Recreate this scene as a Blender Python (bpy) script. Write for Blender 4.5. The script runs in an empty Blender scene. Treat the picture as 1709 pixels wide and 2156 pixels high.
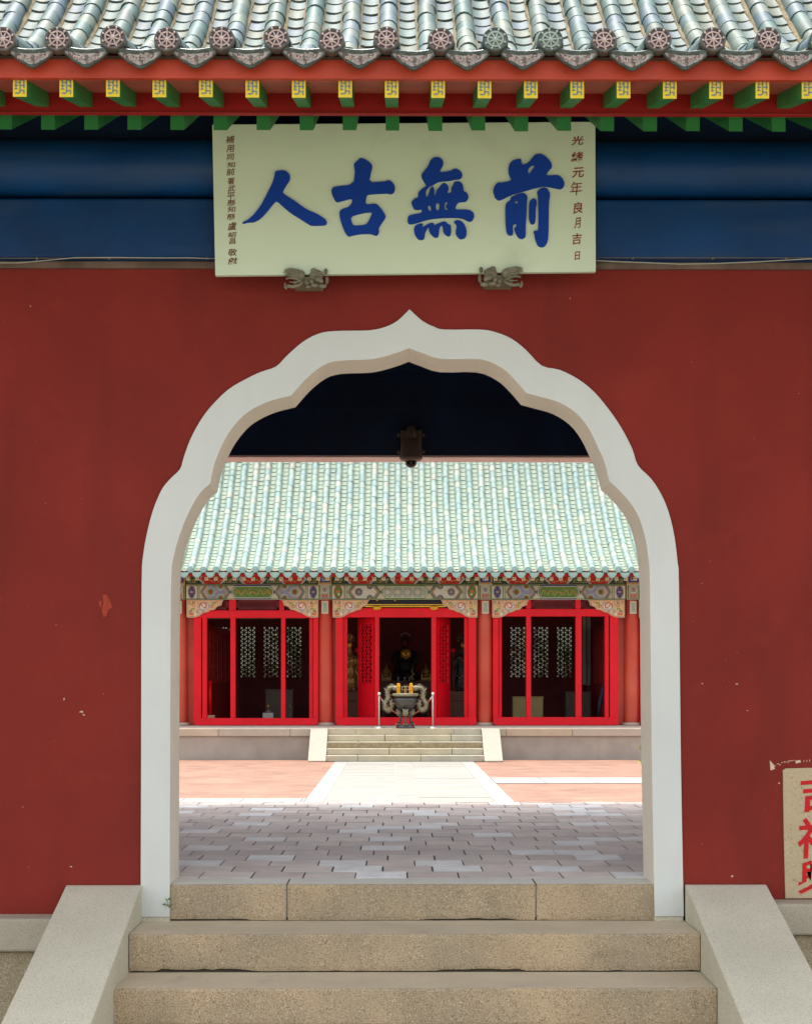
import bpy, bmesh, math, random
from mathutils import Vector, Matrix
from mathutils.geometry import tessellate_polygon
random.seed(7)
R = math.radians
# ------------------------------------------------------------------ camera, sky, sun
FP, HZ, CXP, CZ, YAW = 3300.0, 1441.0, 854.5, 0.904, 0.00712
sc = bpy.context.scene
cam = bpy.data.objects.new("camera", bpy.data.cameras.new("camera"))
sc.collection.objects.link(cam); sc.camera = cam
cam.location = (0, 0, CZ); cam.rotation_euler = (R(90), 0, -YAW)
cam.data.sensor_fit = 'HORIZONTAL'; cam.data.sensor_width = 36.0
cam.data.lens = 36.0 * FP / 1709.0
cam.data.shift_y = (HZ - 1078.5) / 1709.0
cam.data.clip_end = 3000
SUN_EL, SUN_AZ = R(73), R(-18)      # sun high behind the hall, a little to the left
w = bpy.data.worlds.new("World"); sc.world = w; w.use_nodes = True
nt = w.node_tree; bg = nt.nodes["Background"]
sky = nt.nodes.new("ShaderNodeTexSky"); sky.sky_type = 'NISHITA'; sky.sun_disc = False
sky.sun_elevation = SUN_EL; sky.sun_rotation = SUN_AZ; sky.air_density = 1.0; sky.dust_density = 3.0
hs = nt.nodes.new("ShaderNodeHueSaturation"); hs.inputs["Saturation"].default_value = .2   # milky, hazy sky
nt.links.new(sky.outputs[0], hs.inputs["Color"]); nt.links.new(hs.outputs[0], bg.inputs[0]); bg.inputs[1].default_value = 0.15
sd = bpy.data.lights.new("sun", 'SUN'); sd.energy = 1.5; sd.angle = R(10); sd.color = (1.0, 0.95, 0.87)
so = bpy.data.objects.new("sun", sd); sc.collection.objects.link(so)
sdir = Vector((math.sin(SUN_AZ) * math.cos(SUN_EL), math.cos(SUN_AZ) * math.cos(SUN_EL), math.sin(SUN_EL)))
so.rotation_euler = sdir.to_track_quat('Z', 'Y').to_euler()
sc.view_settings.view_transform = 'Standard'; sc.view_settings.look = 'None'
sc.view_settings.gamma = 1.0; sc.view_settings.exposure = 1.42
sc.cycles.max_bounces = 10; sc.cycles.diffuse_bounces = 6; sc.cycles.glossy_bounces = 4
sc.cycles.use_denoising = True

# ------------------------------------------------------------------ helpers
SN, CN = math.sin(YAW), math.cos(YAW)
def P(px, py, D):                     # a point measured in the photo, set at its true distance D
    u = (px - CXP) / FP; t = D / (CN - u * SN)
    return Vector((t * (SN + u * CN), D, CZ + t * (HZ - py) / FP))
def X(px, D): return P(px, HZ, D).x
def Z(py, D): return CZ + (HZ - py) * D / FP

class MB:
    def __init__(s): s.v = []; s.f = []; s.m = []; s.sm = []
    def add(s, vs, fs, m=0, smooth=False):
        o = len(s.v); s.v += [tuple(v) for v in vs]
        for f in fs: s.f.append([i + o for i in f]); s.m.append(m); s.sm.append(smooth)
    def box(s, x0, x1, y0, y1, z0, z1, m=0, mt=None):
        vs = [(x, y, z) for z in (z0, z1) for y in (y0, y1) for x in (x0, x1)]
        s.add(vs, [(0, 2, 3, 1)], m); o = len(s.v) - 8
        for f in [(0, 1, 5, 4), (1, 3, 7, 5), (3, 2, 6, 7), (2, 0, 4, 6)]:
            s.f.append([i + o for i in f]); s.m.append(m); s.sm.append(False)
        s.f.append([i + o for i in (4, 5, 7, 6)]); s.m.append(m if mt is None else mt); s.sm.append(False)
    def hexa(s, vs, m=0):             # 8 corners, bottom four then top four, same order
        s.add(vs, [(0, 3, 2, 1), (4, 5, 6, 7), (0, 1, 5, 4), (1, 2, 6, 5), (2, 3, 7, 6), (3, 0, 4, 7)], m)
    def prism(s, loops, off, m=0, ms=None):  # loops of Vectors (first outer, others holes), extruded by off
        if not isinstance(loops[0], (list, tuple)) or isinstance(loops[0], Vector): loops = [loops]
        off = Vector(off); flat = [Vector(p) for l in loops for p in l]; n = len(flat)
        tr = tessellate_polygon([[Vector(p) for p in l] for l in loops])
        o = len(s.v); s.v += [tuple(p) for p in flat] + [tuple(p + off) for p in flat]
        for t in tr:
            s.f.append([o + t[0], o + t[1], o + t[2]]); s.m.append(m); s.sm.append(False)
            s.f.append([o + n + t[2], o + n + t[1], o + n + t[0]]); s.m.append(m); s.sm.append(False)
        k = 0
        for l in loops:
            L = len(l)
            for i in range(L):
                a, b = k + i, k + (i + 1) % L
                s.f.append([o + a, o + b, o + n + b, o + n + a]); s.m.append(m if ms is None else ms); s.sm.append(False)
            k += L
    def xz(s, pts, y0, y1, m=0): s.prism([Vector((p[0], y0, p[1])) for p in pts], (0, y1 - y0, 0), m)
    def px(s, loops, D, th, m=0):     # loops in photo measures on the upright plane D, thickness th towards the viewer's far side
        if not isinstance(loops[0][0], (list, tuple)): loops = [loops]
        s.prism([[P(x, y, D) for x, y in l] for l in loops], (0, th, 0), m)
    def pbox(s, x0, x1, y0, y1, D0, D1, m=0):
        a = P(x0, y1, D0); b = P(x1, y0, D0); s.box(a.x, b.x, D0, D1, a.z, b.z, m)
    def lathe(s, prof, c, seg=24, m=0, axis='z', smooth=True, sx=1, sy=1):
        vs = []; fs = []; n = len(prof)
        for i in range(seg):
            a = 2 * math.pi * i / seg; ca, sa = math.cos(a), math.sin(a)
            for r, h in prof:
                if axis == 'z': vs.append((c[0] + r * ca * sx, c[1] + r * sa * sy, c[2] + h))
                elif axis == 'y': vs.append((c[0] + r * ca * sx, c[1] + h, c[2] + r * sa * sy))
                else: vs.append((c[0] + h, c[1] + r * ca * sx, c[2] + r * sa * sy))
        for i in range(seg):
            j = (i + 1) % seg
            for k in range(n - 1): fs.append((i * n + k, j * n + k, j * n + k + 1, i * n + k + 1))
        s.add(vs, fs, m, smooth)
    def ball(s, c, r, m=0, sz=None, seg=12):
        sz = sz or (1, 1, 1); n = seg // 2; vs = []; fs = []
        for i in range(n + 1):
            t = math.pi * i / n
            for j in range(seg):
                a = 2 * math.pi * j / seg
                vs.append((c[0] + r * sz[0] * math.sin(t) * math.cos(a), c[1] + r * sz[1] * math.sin(t) * math.sin(a), c[2] + r * sz[2] * math.cos(t)))
        for i in range(n):
            for j in range(seg):
                k = (j + 1) % seg; fs.append((i * seg + j, i * seg + k, (i + 1) * seg + k, (i + 1) * seg + j))
        s.add(vs, fs, m, True)
    def tube(s, pts, rad, seg=8, m=0, cap=True):
        pts = [Vector(p) for p in pts]; n = len(pts)
        rr = rad if isinstance(rad, (list, tuple)) else [rad] * n; vs = []; fs = []
        up = Vector((0, 0, 1)); pn = None
        for i, p in enumerate(pts):
            d = (pts[min(i + 1, n - 1)] - pts[max(i - 1, 0)]).normalized()
            if pn is None:
                pn = d.cross(up)
                if pn.length < 1e-3: pn = d.cross(Vector((1, 0, 0)))
            pn = (pn - d * pn.dot(d)).normalized(); q = d.cross(pn)
            for j in range(seg):
                a = 2 * math.pi * j / seg; vs.append(p + (pn * math.cos(a) + q * math.sin(a)) * rr[i])
        for i in range(n - 1):
            for j in range(seg):
                k = (j + 1) % seg; fs.append((i * seg + j, i * seg + k, (i + 1) * seg + k, (i + 1) * seg + j))
        s.add(vs, fs, m, True)
        if cap: s.add(vs[:seg], [tuple(range(seg))], m); s.add(vs[-seg:], [tuple(range(seg))], m)
    def build(s, name, mats, parent=None, base=None, bevel=0, bseg=2, remesh=0, weld=True):
        me = bpy.data.meshes.new(name); me.from_pydata(s.v, [], s.f)
        if not isinstance(mats, (list, tuple)): mats = [mats]
        for mm in mats: me.materials.append(mm)
        me.polygons.foreach_set("material_index", s.m); me.polygons.foreach_set("use_smooth", s.sm)
        b = bmesh.new(); b.from_mesh(me)
        if weld: bmesh.ops.remove_doubles(b, verts=b.verts, dist=1e-5)
        bmesh.ops.recalc_face_normals(b, faces=b.faces); b.to_mesh(me); b.free()
        o = bpy.data.objects.new(name, me); sc.collection.objects.link(o)
        if parent:
            o.parent = parent; off = Vector((0, 0, 0)); q = parent
            while q: off += q.location; q = q.parent
            o.location = -off
        elif base is not None:
            base = Vector(base); me.transform(Matrix.Translation(-base)); o.location = base
        if remesh:
            mo = o.modifiers.new("r", 'REMESH'); mo.mode = 'VOXEL'; mo.voxel_size = remesh; mo.use_smooth_shade = True
        if bevel:
            mo = o.modifiers.new("b", 'BEVEL'); mo.width = bevel; mo.segments = bseg; mo.limit_method = 'ANGLE'; mo.angle_limit = R(35)
        return o
def tag(o, label=None, cat=None, group=None, kind=None):
    if label: o["label"] = label
    if cat: o["category"] = cat
    if group: o["group"] = group
    if kind: o["kind"] = kind
    return o
def thing(name, label, cat, loc, group=None):
    o = bpy.data.objects.new(name, None); sc.collection.objects.link(o); o.location = loc
    o.empty_display_size = 0.1
    return tag(o, label, cat, group)
def copy_part(o, parent, dx=0, dy=0, dz=0, rot=None):
    c = o.copy(); sc.collection.objects.link(c); c.parent = parent
    c.location = o.location + Vector((dx, dy, dz))
    if rot: c.rotation_euler = rot
    return c
def chaikin(pts, n=1):
    for _ in range(n):
        out = []
        for i in range(len(pts)):
            a, b = pts[i], pts[(i + 1) % len(pts)]
            out.append((a[0] * .78 + b[0] * .22, a[1] * .78 + b[1] * .22)); out.append((a[0] * .22 + b[0] * .78, a[1] * .22 + b[1] * .78))
        pts = out
    return pts

# ------------------------------------------------------------------ materials
def M(name, col, rough=.6, var=.15, ns=6, bump=.1, bs=40, metal=0, coat=0, isl=None, speck=None, streak=None, spec=.3, stain=None, hue2=None):
    m = bpy.data.materials.new(name); m.use_nodes = True; t = m.node_tree; N = t.nodes.new; L = t.links.new
    b = t.nodes["Principled BSDF"]; b.inputs["Roughness"].default_value = rough; b.inputs["Metallic"].default_value = metal
    b.inputs["Coat Weight"].default_value = coat; b.inputs["Coat Roughness"].default_value = .12
    b.inputs["Specular IOR Level"].default_value = spec
    tc = N("ShaderNodeTexCoord")
    def noise(scale, det=4, vec=None, dist=0):
        n = N("ShaderNodeTexNoise"); n.inputs["Scale"].default_value = scale; n.inputs["Detail"].default_value = det
        n.inputs["Distortion"].default_value = dist; L(vec or tc.outputs["Object"], n.inputs["Vector"]); return n
    def ramp(src, stops, interp='LINEAR'):
        r = N("ShaderNodeValToRGB"); r.color_ramp.interpolation = interp; e = r.color_ramp.elements
        while len(e) < len(stops): e.new(.5)
        for k, (p, c) in enumerate(stops):
            e[k].position = p; e[k].color = (*c, 1) if len(c) == 3 else c
        L(src, r.inputs[0]); return r.outputs[0]
    def mix(a, bb, fac=1.0, mode='MIX'):
        x = N("ShaderNodeMix"); x.data_type = 'RGBA'; x.blend_type = mode
        for s_, v in ((x.inputs[6], a), (x.inputs[7], bb), (x.inputs[0], fac)):
            if hasattr(v, 'is_linked'): L(v, s_)
            elif isinstance(v, (int, float)): s_.default_value = v
            else: s_.default_value = (*v, 1)
        return x.outputs[2]
    cur = tuple(col)
    if isl:
        g = N("ShaderNodeNewGeometry"); n_ = len(isl)
        cur = ramp(g.outputs["Random Per Island"], [(i / n_, c) for i, c in enumerate(isl)], 'CONSTANT')
    if hue2:                          # slow drift between two paints / stones
        f = ramp(noise(hue2[1], 3).outputs[0], [(.38, (0, 0, 0)), (.62, (1, 1, 1))]); cur = mix(cur, hue2[0], f)
    if var:
        f = ramp(noise(ns, 6).outputs[0], [(.3, (1 - var,) * 3), (.7, (1 + var,) * 3)]); cur = mix(cur, f, 1.0, 'MULTIPLY')
    if streak:
        mp = N("ShaderNodeMapping"); mp.inputs["Scale"].default_value = streak[2] if len(streak) > 2 else (6, 6, .5); L(tc.outputs["Object"], mp.inputs[0])
        f = ramp(noise(1.6, 5, mp.outputs[0]).outputs[0], [(.52, (0, 0, 0)), (.75, (streak[1],) * 3)]); cur = mix(cur, streak[0], f)
    if speck:                         # mineral grains
        for colr, scl, lo, hi, am in speck:
            f = ramp(noise(scl, 2).outputs[0], [(lo, (0, 0, 0)), (hi, (am,) * 3)]); cur = mix(cur, colr, f)
    if stain:
        for colr, scl, lo, hi, am in stain:
            f = ramp(noise(scl, 8, dist=.6).outputs[0], [(lo, (0, 0, 0)), (hi, (am,) * 3)]); cur = mix(cur, colr, f)
    if isinstance(cur, tuple): b.inputs["Base Color"].default_value = (*cur, 1)
    else: L(cur, b.inputs["Base Color"])
    if bump:
        bn = N("ShaderNodeBump"); bn.inputs["Strength"].default_value = bump; bn.inputs["Distance"].default_value = .01
        L(noise(bs, 6).outputs[0], bn.inputs["Height"]); L(bn.outputs[0], b.inputs["Normal"])
    return m

G = {}
G['wall'] = M("red_plaster", (.222, .0225, .0145), .85, .12, 1.6, .35, 26, streak=((.12, .016, .012), .5, (2.2, 2.2, .42)), hue2=((.215, .022, .016), .7), stain=[((.29, .036, .022), 5, .58, .85, .35), ((.15, .02, .013), 2.4, .60, .85, .3), ((.45, .3, .22), 26, .755, .79, .6)])
G['white'] = M("white_paint", (.645, .68, .66), .55, .04, 2, .12, 22, stain=[((.42, .40, .35), 7, .70, .8, .35), ((.30, .27, .24), 34, .745, .78, .5)], streak=((.56, .56, .52), .22, (9, 9, .9)))
G['reveal'] = M("cream_reveal_paint", (.80, .74, .62), .6, .04, 3, .05, 30)
sp = [((.22, .15, .08), 150, .53, .66, .75), ((.74, .63, .45), 190, .56, .68, .7), ((.10, .08, .06), 250, .60, .68, .9)]
G['granite'] = M("tan_granite", (.52, .395, .25), .8, .12, 3, .5, 160, speck=sp, hue2=((.38, .31, .21), 2.2), stain=[((.22, .18, .11), 4, .62, .8, .45)])
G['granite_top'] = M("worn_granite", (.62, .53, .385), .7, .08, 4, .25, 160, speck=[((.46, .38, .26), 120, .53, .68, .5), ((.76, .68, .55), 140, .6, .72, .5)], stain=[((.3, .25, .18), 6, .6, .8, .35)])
G['granite_sill'] = M("grey_granite", (.66, .64, .57), .7, .08, 4, .25, 160, speck=[((.34, .31, .26), 200, .55, .7, .6), ((.75, .73, .68), 260, .6, .72, .5)])
G['ramp'] = M("pale_granite", (.60, .58, .455), .75, .08, 3, .2, 150, speck=[((.33, .31, .24), 150, .54, .66, .6), ((.78, .76, .66), 190, .58, .68, .6)], stain=[((.36, .33, .25), 3, .6, .82, .35)])
G['plinth'] = M("plinth_granite", (.42, .38, .30), .8, .1, 3, .3, 150, speck=[((.25, .22, .16), 180, .55, .7, .6), ((.6, .56, .46), 240, .6, .72, .5)])
G['plinth_low'] = M("plinth_stone_low", (.36, .31, .21), .85, .15, 4, .3, 120, speck=sp[:2])
G['mortar_dark'] = M("dark_joint", (.06, .05, .035), .95, .2, 20, .3, 80)
G['paver'] = M("floor_paver", (.3, .26, .25), .7, .12, 7, .15, 90,
    isl=[(0.67, 0.565, 0.517), (0.733, 0.63, 0.573), (0.622, 0.532, 0.493), (0.797, 0.704, 0.646), (0.9, 0.9, 0.9), (0.702, 0.605, 0.566), (0.606, 0.507, 0.477), (0.75, 0.639, 0.598), (0.653, 0.573, 0.541), (0.9, 0.9, 0.9), (0.685, 0.581, 0.549), (0.765, 0.671, 0.623)])
G['joint'] = M("paver_joint", (.09, .075, .065), .9, .2, 30, .2, 60)
G['blue'] = M("blue_beam_paint", (.001, .042, .15), .5, .3, 2.5, .1, 20, streak=((.03, .07, .15), .7, (.8, 6, 6)), stain=[((.05, .07, .09), 9, .7, .8, .5)])
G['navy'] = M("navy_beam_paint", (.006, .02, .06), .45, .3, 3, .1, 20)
G['cement'] = M("cement_strip", (.16, .11, .085), .85, .3, 9, .2, 40)
G['pink'] = M("pink_board", (.74, .58, .52), .6, .12, 4, .05, 30)
G['fascia'] = M("orange_red_paint", (.47, .058, .028), .5, .18, 3.5, .08, 20, streak=((.42, .045, .02), .6, (5, 5, .6)), stain=[((.16, .06, .04), 16, .74, .8, .7)])
G['soffit'] = M("faded_red_soffit", (.50, .13, .085), .6, .15, 5, .05, 20)
G['deepred'] = M("deep_red_paint", (.34, .016, .014), .5, .14, 4, .06, 20)
G['green'] = M("green_rafter_paint", (.035, .24, .065), .5, .14, 9, .08, 30)
G['yellow'] = M("yellow_paint", (.75, .56, .03), .5, .07, 30, .03, 60)
G['greyblue'] = M("grey_blue_paint", (.16, .24, .25), .5, .1, 60, 0)
celA = [(.105, .165, .15), (.125, .185, .165), (.09, .145, .145), (.15, .19, .155), (.085, .135, .165), (.11, .16, .18), (.135, .175, .16), (.08, .15, .14), (.115, .155, .13), (.12, .17, .19), (.10, .16, .15), (.17, .205, .17)]
G['barrel'] = M("celadon_barrel_glaze", (.5, .6, .55), .55, .2, 9, .2, 7, spec=.2, isl=celA, stain=[((.14, .17, .26), 12, .55, .75, .5), ((.27, .24, .17), 26, .66, .78, .5)])
G['pan'] = M("celadon_pan_glaze", (.4, .5, .48), .55, .18, 10, .2, 9, spec=.2, isl=[(.08, .13, .12), (.095, .145, .14), (.07, .115, .125), (.09, .13, .11), (.075, .12, .155), (.11, .135, .10), (.08, .14, .135)], stain=[((.32, .25, .16), 22, .64, .76, .6)])
G['panedge'] = M("tile_edge_clay", (.17, .175, .14), .5, .3, 18, .3, 50, stain=[((.38, .24, .11), 24, .56, .68, .8)])
G['mortar'] = M("sandy_lime_mortar", (.30, .24, .145), .9, .22, 14, .8, 45)
G['disc'] = M("purple_brown_glaze", (.085, .048, .044), .35, .2, 30, .2, 60, coat=.4, stain=[((.3, .24, .22), 70, .52, .66, .6)])
G['discrim'] = M("dark_glaze_rim", (.085, .078, .07), .32, .25, 30, .3, 50, coat=.3, stain=[((.25, .27, .24), 60, .55, .7, .6)])
G['relief'] = M("worn_relief_glaze", (.50, .39, .37), .3, .2, 40, .2, 70, coat=.3)
G['dripg'] = M("drip_tile_rim", (.045, .062, .052), .35, .3, 20, .3, 50, coat=.2, stain=[((.12, .17, .155), 30, .52, .68, .8)])
G['dripf'] = M("drip_tile_relief", (.36, .33, .315), .4, .3, 60, .9, 75, coat=.2, stain=[((.09, .06, .05), 62, .50, .58, .85)])
G['disc_g'] = M("green_grey_glaze", (.17, .20, .18), .3, .2, 30, .2, 60, coat=.4)
G['sign'] = M("pale_sage_board", (.64, .76, .58), .55, .05, 1.5, .02, 20, stain=[((.38, .46, .33), 3, .6, .8, .4)])
G['signblue'] = M("cobalt_letter_paint", (.0003, .045, .34), .75, .06, 8, .02, 30)
G['inscr'] = M("dark_red_letter_paint", (.24, .03, .02), .6, .3, 90, 0)
G['inscr_brown'] = M("faded_brown_letter_paint", (.18, .07, .035), .6, .35, 90, 0)
G['carve'] = M("grey_olive_carving", (.20, .185, .13), .7, .25, 20, .4, 60)
G['wire'] = M("pale_cable", (.42, .42, .36), .6, .1, 30, 0)
G['cctv'] = M("beige_housing", (.15, .11, .085), .45, .05, 10, 0)
G['dome'] = M("smoked_dome", (.02, .017, .015), .08, 0, 5, 0, coat=.5)
G['redchar'] = M("scarlet_letter_paint", (.55, .008, .012), .5, .1, 40, 0)
G['plaqueS'] = M("speckled_sandstone", (.52, .42, .27), .8, .1, 3, .25, 90, speck=[((.26, .2, .13), 70, .62, .72, .7), ((.7, .6, .45), 120, .6, .72, .5)], stain=[((.38, .33, .22), 3, .55, .8, .5)])
G['chip'] = M("bare_plaster_chip", (.62, .48, .36), .9, .25, 60, .3, 80)
G['patch'] = M("orange_repair_patch", (.36, .048, .024), .75, .15, 30, .1, 40)
G['leaf'] = M("weed_leaf", (.10, .24, .03), .5, .2, 30, 0)
G['leafY'] = M("yellow_green_leaf", (.42, .55, .03), .5, .2, 20, 0)
G['stem'] = M("stem_bark", (.13, .09, .05), .8, .2, 20, .2, 30)
# courtyard and hall
G['ground'] = M("outer_ground", (.28, .25, .19), .9, .15, .6, .2, 10)
G['path'] = M("path_slab", (.5, .47, .39), .8, .06, 2, .15, 40, isl=[(0.297, 0.288, 0.258), (0.305, 0.297, 0.267), (0.288, 0.28, 0.249), (0.301, 0.288, 0.254), (0.292, 0.284, 0.258)])
G['pathb'] = M("path_border_slab", (.31, .31, .295), .8, .04, 2, .1, 40)
G['hgran'] = M("cream_stair_stone", (.60, .53, .37), .8, .1, 3, .2, 40, isl=[(.46, .40, .28), (.48, .43, .32), (.42, .38, .27), (.47, .42, .30), (.44, .41, .32)], stain=[((.4, .36, .22), 4, .6, .75, .5)])
G['hramp'] = M("pale_ramp_stone", (.40, .38, .31), .8, .05, 3, .1, 40)
G['hplat'] = M("platform_plaster", (.40, .36, .31), .9, .15, 1.5, .15, 20, streak=((.3, .27, .23), .6, (1.5, 1.5, .5)))
G['hcop'] = M("platform_coping", (.60, .50, .36), .8, .08, 2, .1, 40, isl=[(.50, .41, .30), (.47, .41, .33), (.53, .45, .34)])
G['hfloor'] = M("platform_floor", (.58, .54, .46), .7, .05, 2, .05, 20)
G['hred'] = M("scarlet_frame_paint", (.76, .004, .016), .5, .08, 3, .04, 10, stain=[((.5, .3, .25), 14, .78, .83, .6)])
G['hcol'] = M("column_red_paint", (.58, .07, .038), .4, .12, 1.2, .03, 8, hue2=((.60, .11, .065), .9))
G['hmaroon'] = M("maroon_wood", (.17, .020, .024), .6, .2, 4, .05, 20)
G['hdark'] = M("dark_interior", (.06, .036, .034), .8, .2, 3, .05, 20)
G['hbrown'] = M("brown_altar_wood", (.12, .05, .03), .55, .15, 6, .05, 20)
hb = [(.25, .35, .33), (.28, .37, .34), (.23, .34, .32), (.36, .40, .34), (.31, .385, .33), (.23, .335, .34), (.27, .37, .32), (.39, .41, .36), (.25, .36, .33), (.29, .38, .35), (.24, .35, .34), (.28, .38, .33), (.36, .37, .31), (.24, .34, .32), (.32, .39, .35), (.26, .36, .33), (.25, .35, .33), (.27, .36, .33)]
G['hbarrel'] = M("mint_barrel_glaze", (.5, .62, .56), .6, .1, 4, .1, 10, isl=hb, stain=[((.42, .44, .38), 5, .56, .7, .4)])
G['hpan'] = M("mint_pan_glaze", (.5, .6, .48), .65, .05, 4, .1, 10, isl=[(.27, .35, .28), (.29, .35, .275), (.26, .345, .295), (.29, .35, .275), (.28, .345, .28), (.265, .34, .285), (.285, .36, .29), (.27, .34, .27), (.30, .36, .28)])
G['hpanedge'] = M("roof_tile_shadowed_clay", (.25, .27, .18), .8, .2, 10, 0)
G['hmint'] = M("mint_tile_end", (.30, .47, .42), .4, .12, 8, .05, 20, isl=[(.30, .47, .42), (.34, .49, .41), (.26, .43, .41), (.36, .48, .42)])
G['hridge'] = M("ridge_glaze", (.2, .36, .3), .4, .1, 4, .1, 20)
G['cream'] = M("cream_paint", (.60, .58, .43), .6, .08, 20, 0)
G['creamo'] = M("peach_cream_paint", (.68, .50, .27), .6, .12, 14, 0)
G['pwhite'] = M("white_trim_paint", (.68, .70, .62), .6, .05, 20, 0)
G['pgreen'] = M("leaf_green_paint", (.11, .27, .06), .6, .15, 12, 0, stain=[((.3, .36, .1), 9, .55, .7, .6)])
G['pdgreen'] = M("bottle_green_paint", (.035, .085, .035), .6, .2, 20, 0)
G['pblue'] = M("ultramarine_paint", (.06, .075, .26), .6, .15, 20, 0)
G['plblue'] = M("lavender_paint", (.30, .33, .48), .6, .15, 20, 0)
G['pred'] = M("vermilion_paint", (.50, .03, .025), .6, .12, 20, 0)
G['pgold'] = M("ochre_paint", (.48, .32, .12), .6, .2, 30, 0)
G['porange'] = M("coral_paint", (.62, .17, .08), .6, .1, 20, 0)
G['pteal'] = M("pale_teal_paint", (.36, .45, .40), .6, .1, 20, 0)
G['gold'] = M("gilding", (.75, .42, .05), .3, .15, 20, .2, 40, metal=.7)
G['oldgold'] = M("old_gilding", (.30, .18, .055), .4, .35, 14, .5, 30, metal=.5)
G['black'] = M("black_lacquer", (.012, .011, .012), .3, .1, 5, 0)
G['statue'] = M("dark_statue_paint", (.025, .022, .025), .5, .3, 6, .3, 20, stain=[((.2, .13, .04), 6, .6, .7, .7)])
G['bronze'] = M("dark_bronze", (.085, .085, .085), .34, .2, 8, .1, 30, metal=.6)
G['bronzel'] = M("pale_bronze_relief", (.25, .225, .15), .5, .35, 22, .8, 50, metal=.25)
G['steel'] = M("brushed_steel", (.55, .53, .5), .35, .05, 10, 0, metal=.6)
G['candle'] = M("golden_paper", (.85, .42, .01), .5, .15, 40, .3, 60, isl=[(.9, .5, .01), (.85, .36, .01), (.92, .58, .03)])
G['rope'] = M("salmon_rope", (.60, .16, .10), .7, .1, 20, 0)
G['ropew'] = M("white_rope", (.70, .70, .70), .7, .1, 20, 0)
G['lantern'] = M("red_lantern_silk", (.55, .004, .02), .6, .1, 20, 0)
G['cabinet'] = M("khaki_cabinet", (.34, .28, .12), .6, .08, 5, 0)
G['cabinetd'] = M("dim_grey_cabinet", (.13, .11, .085), .6, .08, 5, 0)
G['curtain'] = M("grey_white_plaster", (.42, .42, .40), .8, .05, 3, 0)
G['umb'] = M("blue_grey_cloth", (.05, .07, .16), .6, .4, 20, .2, 30)
G['tubered'] = M("red_plastic_tube", (.85, .005, .005), .35, .02, 5, 0)
G['rearwall'] = M("cream_rear_wall", (.27, .25, .2), .85, .1, 1, .1, 10)
G['foliage'] = M("dark_foliage", (.045, .075, .025), .6, .3, 3, 0)
G['trunk'] = M("tree_bark", (.09, .065, .045), .9, .2, 8, .4, 20)

def brick_mat(name, c1, c2, cm, sx, sz, rough=.85):
    m = bpy.data.materials.new(name); m.use_nodes = True; t = m.node_tree; N = t.nodes.new; L = t.links.new
    b = t.nodes["Principled BSDF"]; b.inputs["Roughness"].default_value = rough
    tc = N("ShaderNodeTexCoord"); br = N("ShaderNodeTexBrick"); L(tc.outputs["Object"], br.inputs["Vector"])
    br.inputs["Color1"].default_value = (*c1, 1); br.inputs["Color2"].default_value = (*c2, 1); br.inputs["Mortar"].default_value = (*cm, 1)
    br.inputs["Scale"].default_value = 1; br.inputs["Brick Width"].default_value = sx; br.inputs["Row Height"].default_value = sz
    br.inputs["Mortar Size"].default_value = .012
    n = N("ShaderNodeTexNoise"); n.inputs["Scale"].default_value = 1.1; n.inputs["Detail"].default_value = 8; L(tc.outputs["Object"], n.inputs["Vector"])
    r = N("ShaderNodeValToRGB"); r.color_ramp.elements[0].position = .3; r.color_ramp.elements[0].color = (.8, .8, .8, 1)
    r.color_ramp.elements[1].position = .7; r.color_ramp.elements[1].color = (1.15, 1.15, 1.15, 1); L(n.outputs[0], r.inputs[0])
    x = N("ShaderNodeMix"); x.data_type = 'RGBA'; x.blend_type = 'MULTIPLY'; x.inputs[0].default_value = 1
    L(br.outputs[0], x.inputs[6]); L(r.outputs[0], x.inputs[7]); L(x.outputs[2], b.inputs["Base Color"]); return m
G['redbrick'] = brick_mat("salmon_brick_paving", (.27, .13, .085), (.35, .185, .125), (.22, .15, .11), .30, .15)

# ------------------------------------------------------------------ ground, courtyard, path
ZC = -0.851
a = MB(); a.add([(-800, -800, ZC - .06), (800, -800, ZC - .06), (800, 1600, ZC - .06), (-800, 1600, ZC - .06)], [(0, 1, 2, 3)])
tag(a.build("ground", G['ground']), kind="structure")
a = MB(); a.box(-14, 14, 12.0, 36.5, ZC - .056, ZC - .004)
tag(a.build("courtyard_paving", G['redbrick']), kind="structure")
a = MB(); PX0, PX1 = -1.35, 1.78; bw = .30
def slab(a, x0, x1, y0, y1, z=ZC, g=.012, m=0): a.box(x0 + g / 2, x1 - g / 2, y0 + g / 2, y1 - g / 2, z - .03, z + .006 + random.uniform(-.0015, .0015), m)
for side in (0, 1):
    x0 = PX0 if side == 0 else PX1 - bw; y = 14.0
    while y < 35.3: slab(a, x0, x0 + bw, y, min(y + 1.4, 35.3), m=1); y += 1.4
xc = (PX0 + PX1) / 2 - .03
for (x0, x1, L) in ((PX0 + bw, xc - .17, .62), (xc - .17, xc + .17, 1.5), (xc + .17, PX1 - bw, .8)):
    y = 14.0
    while y < 35.3:
        l = L * random.uniform(.8, 1.25); slab(a, x0, x1, y, min(y + l, 35.3), g=.013); y += l
a.box(PX0, PX1, 14.0, 35.3, ZC - .05, ZC - .0005, 2)
tag(a.build("path", [G['path'], G['pathb'], G['hplat']]), kind="structure")
a = MB()
for (x0, x1, y0, y1) in ((PX1, 14, 27.6, 29.3), (-14, PX0, 22.6, 24.0)):
    x = x0
    while x < x1 - .01: slab(a, x, min(x + .9, x1), y0, y1, z=ZC); x += .9
tag(a.build("paving_band", G['pathb']), kind="structure")

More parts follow.
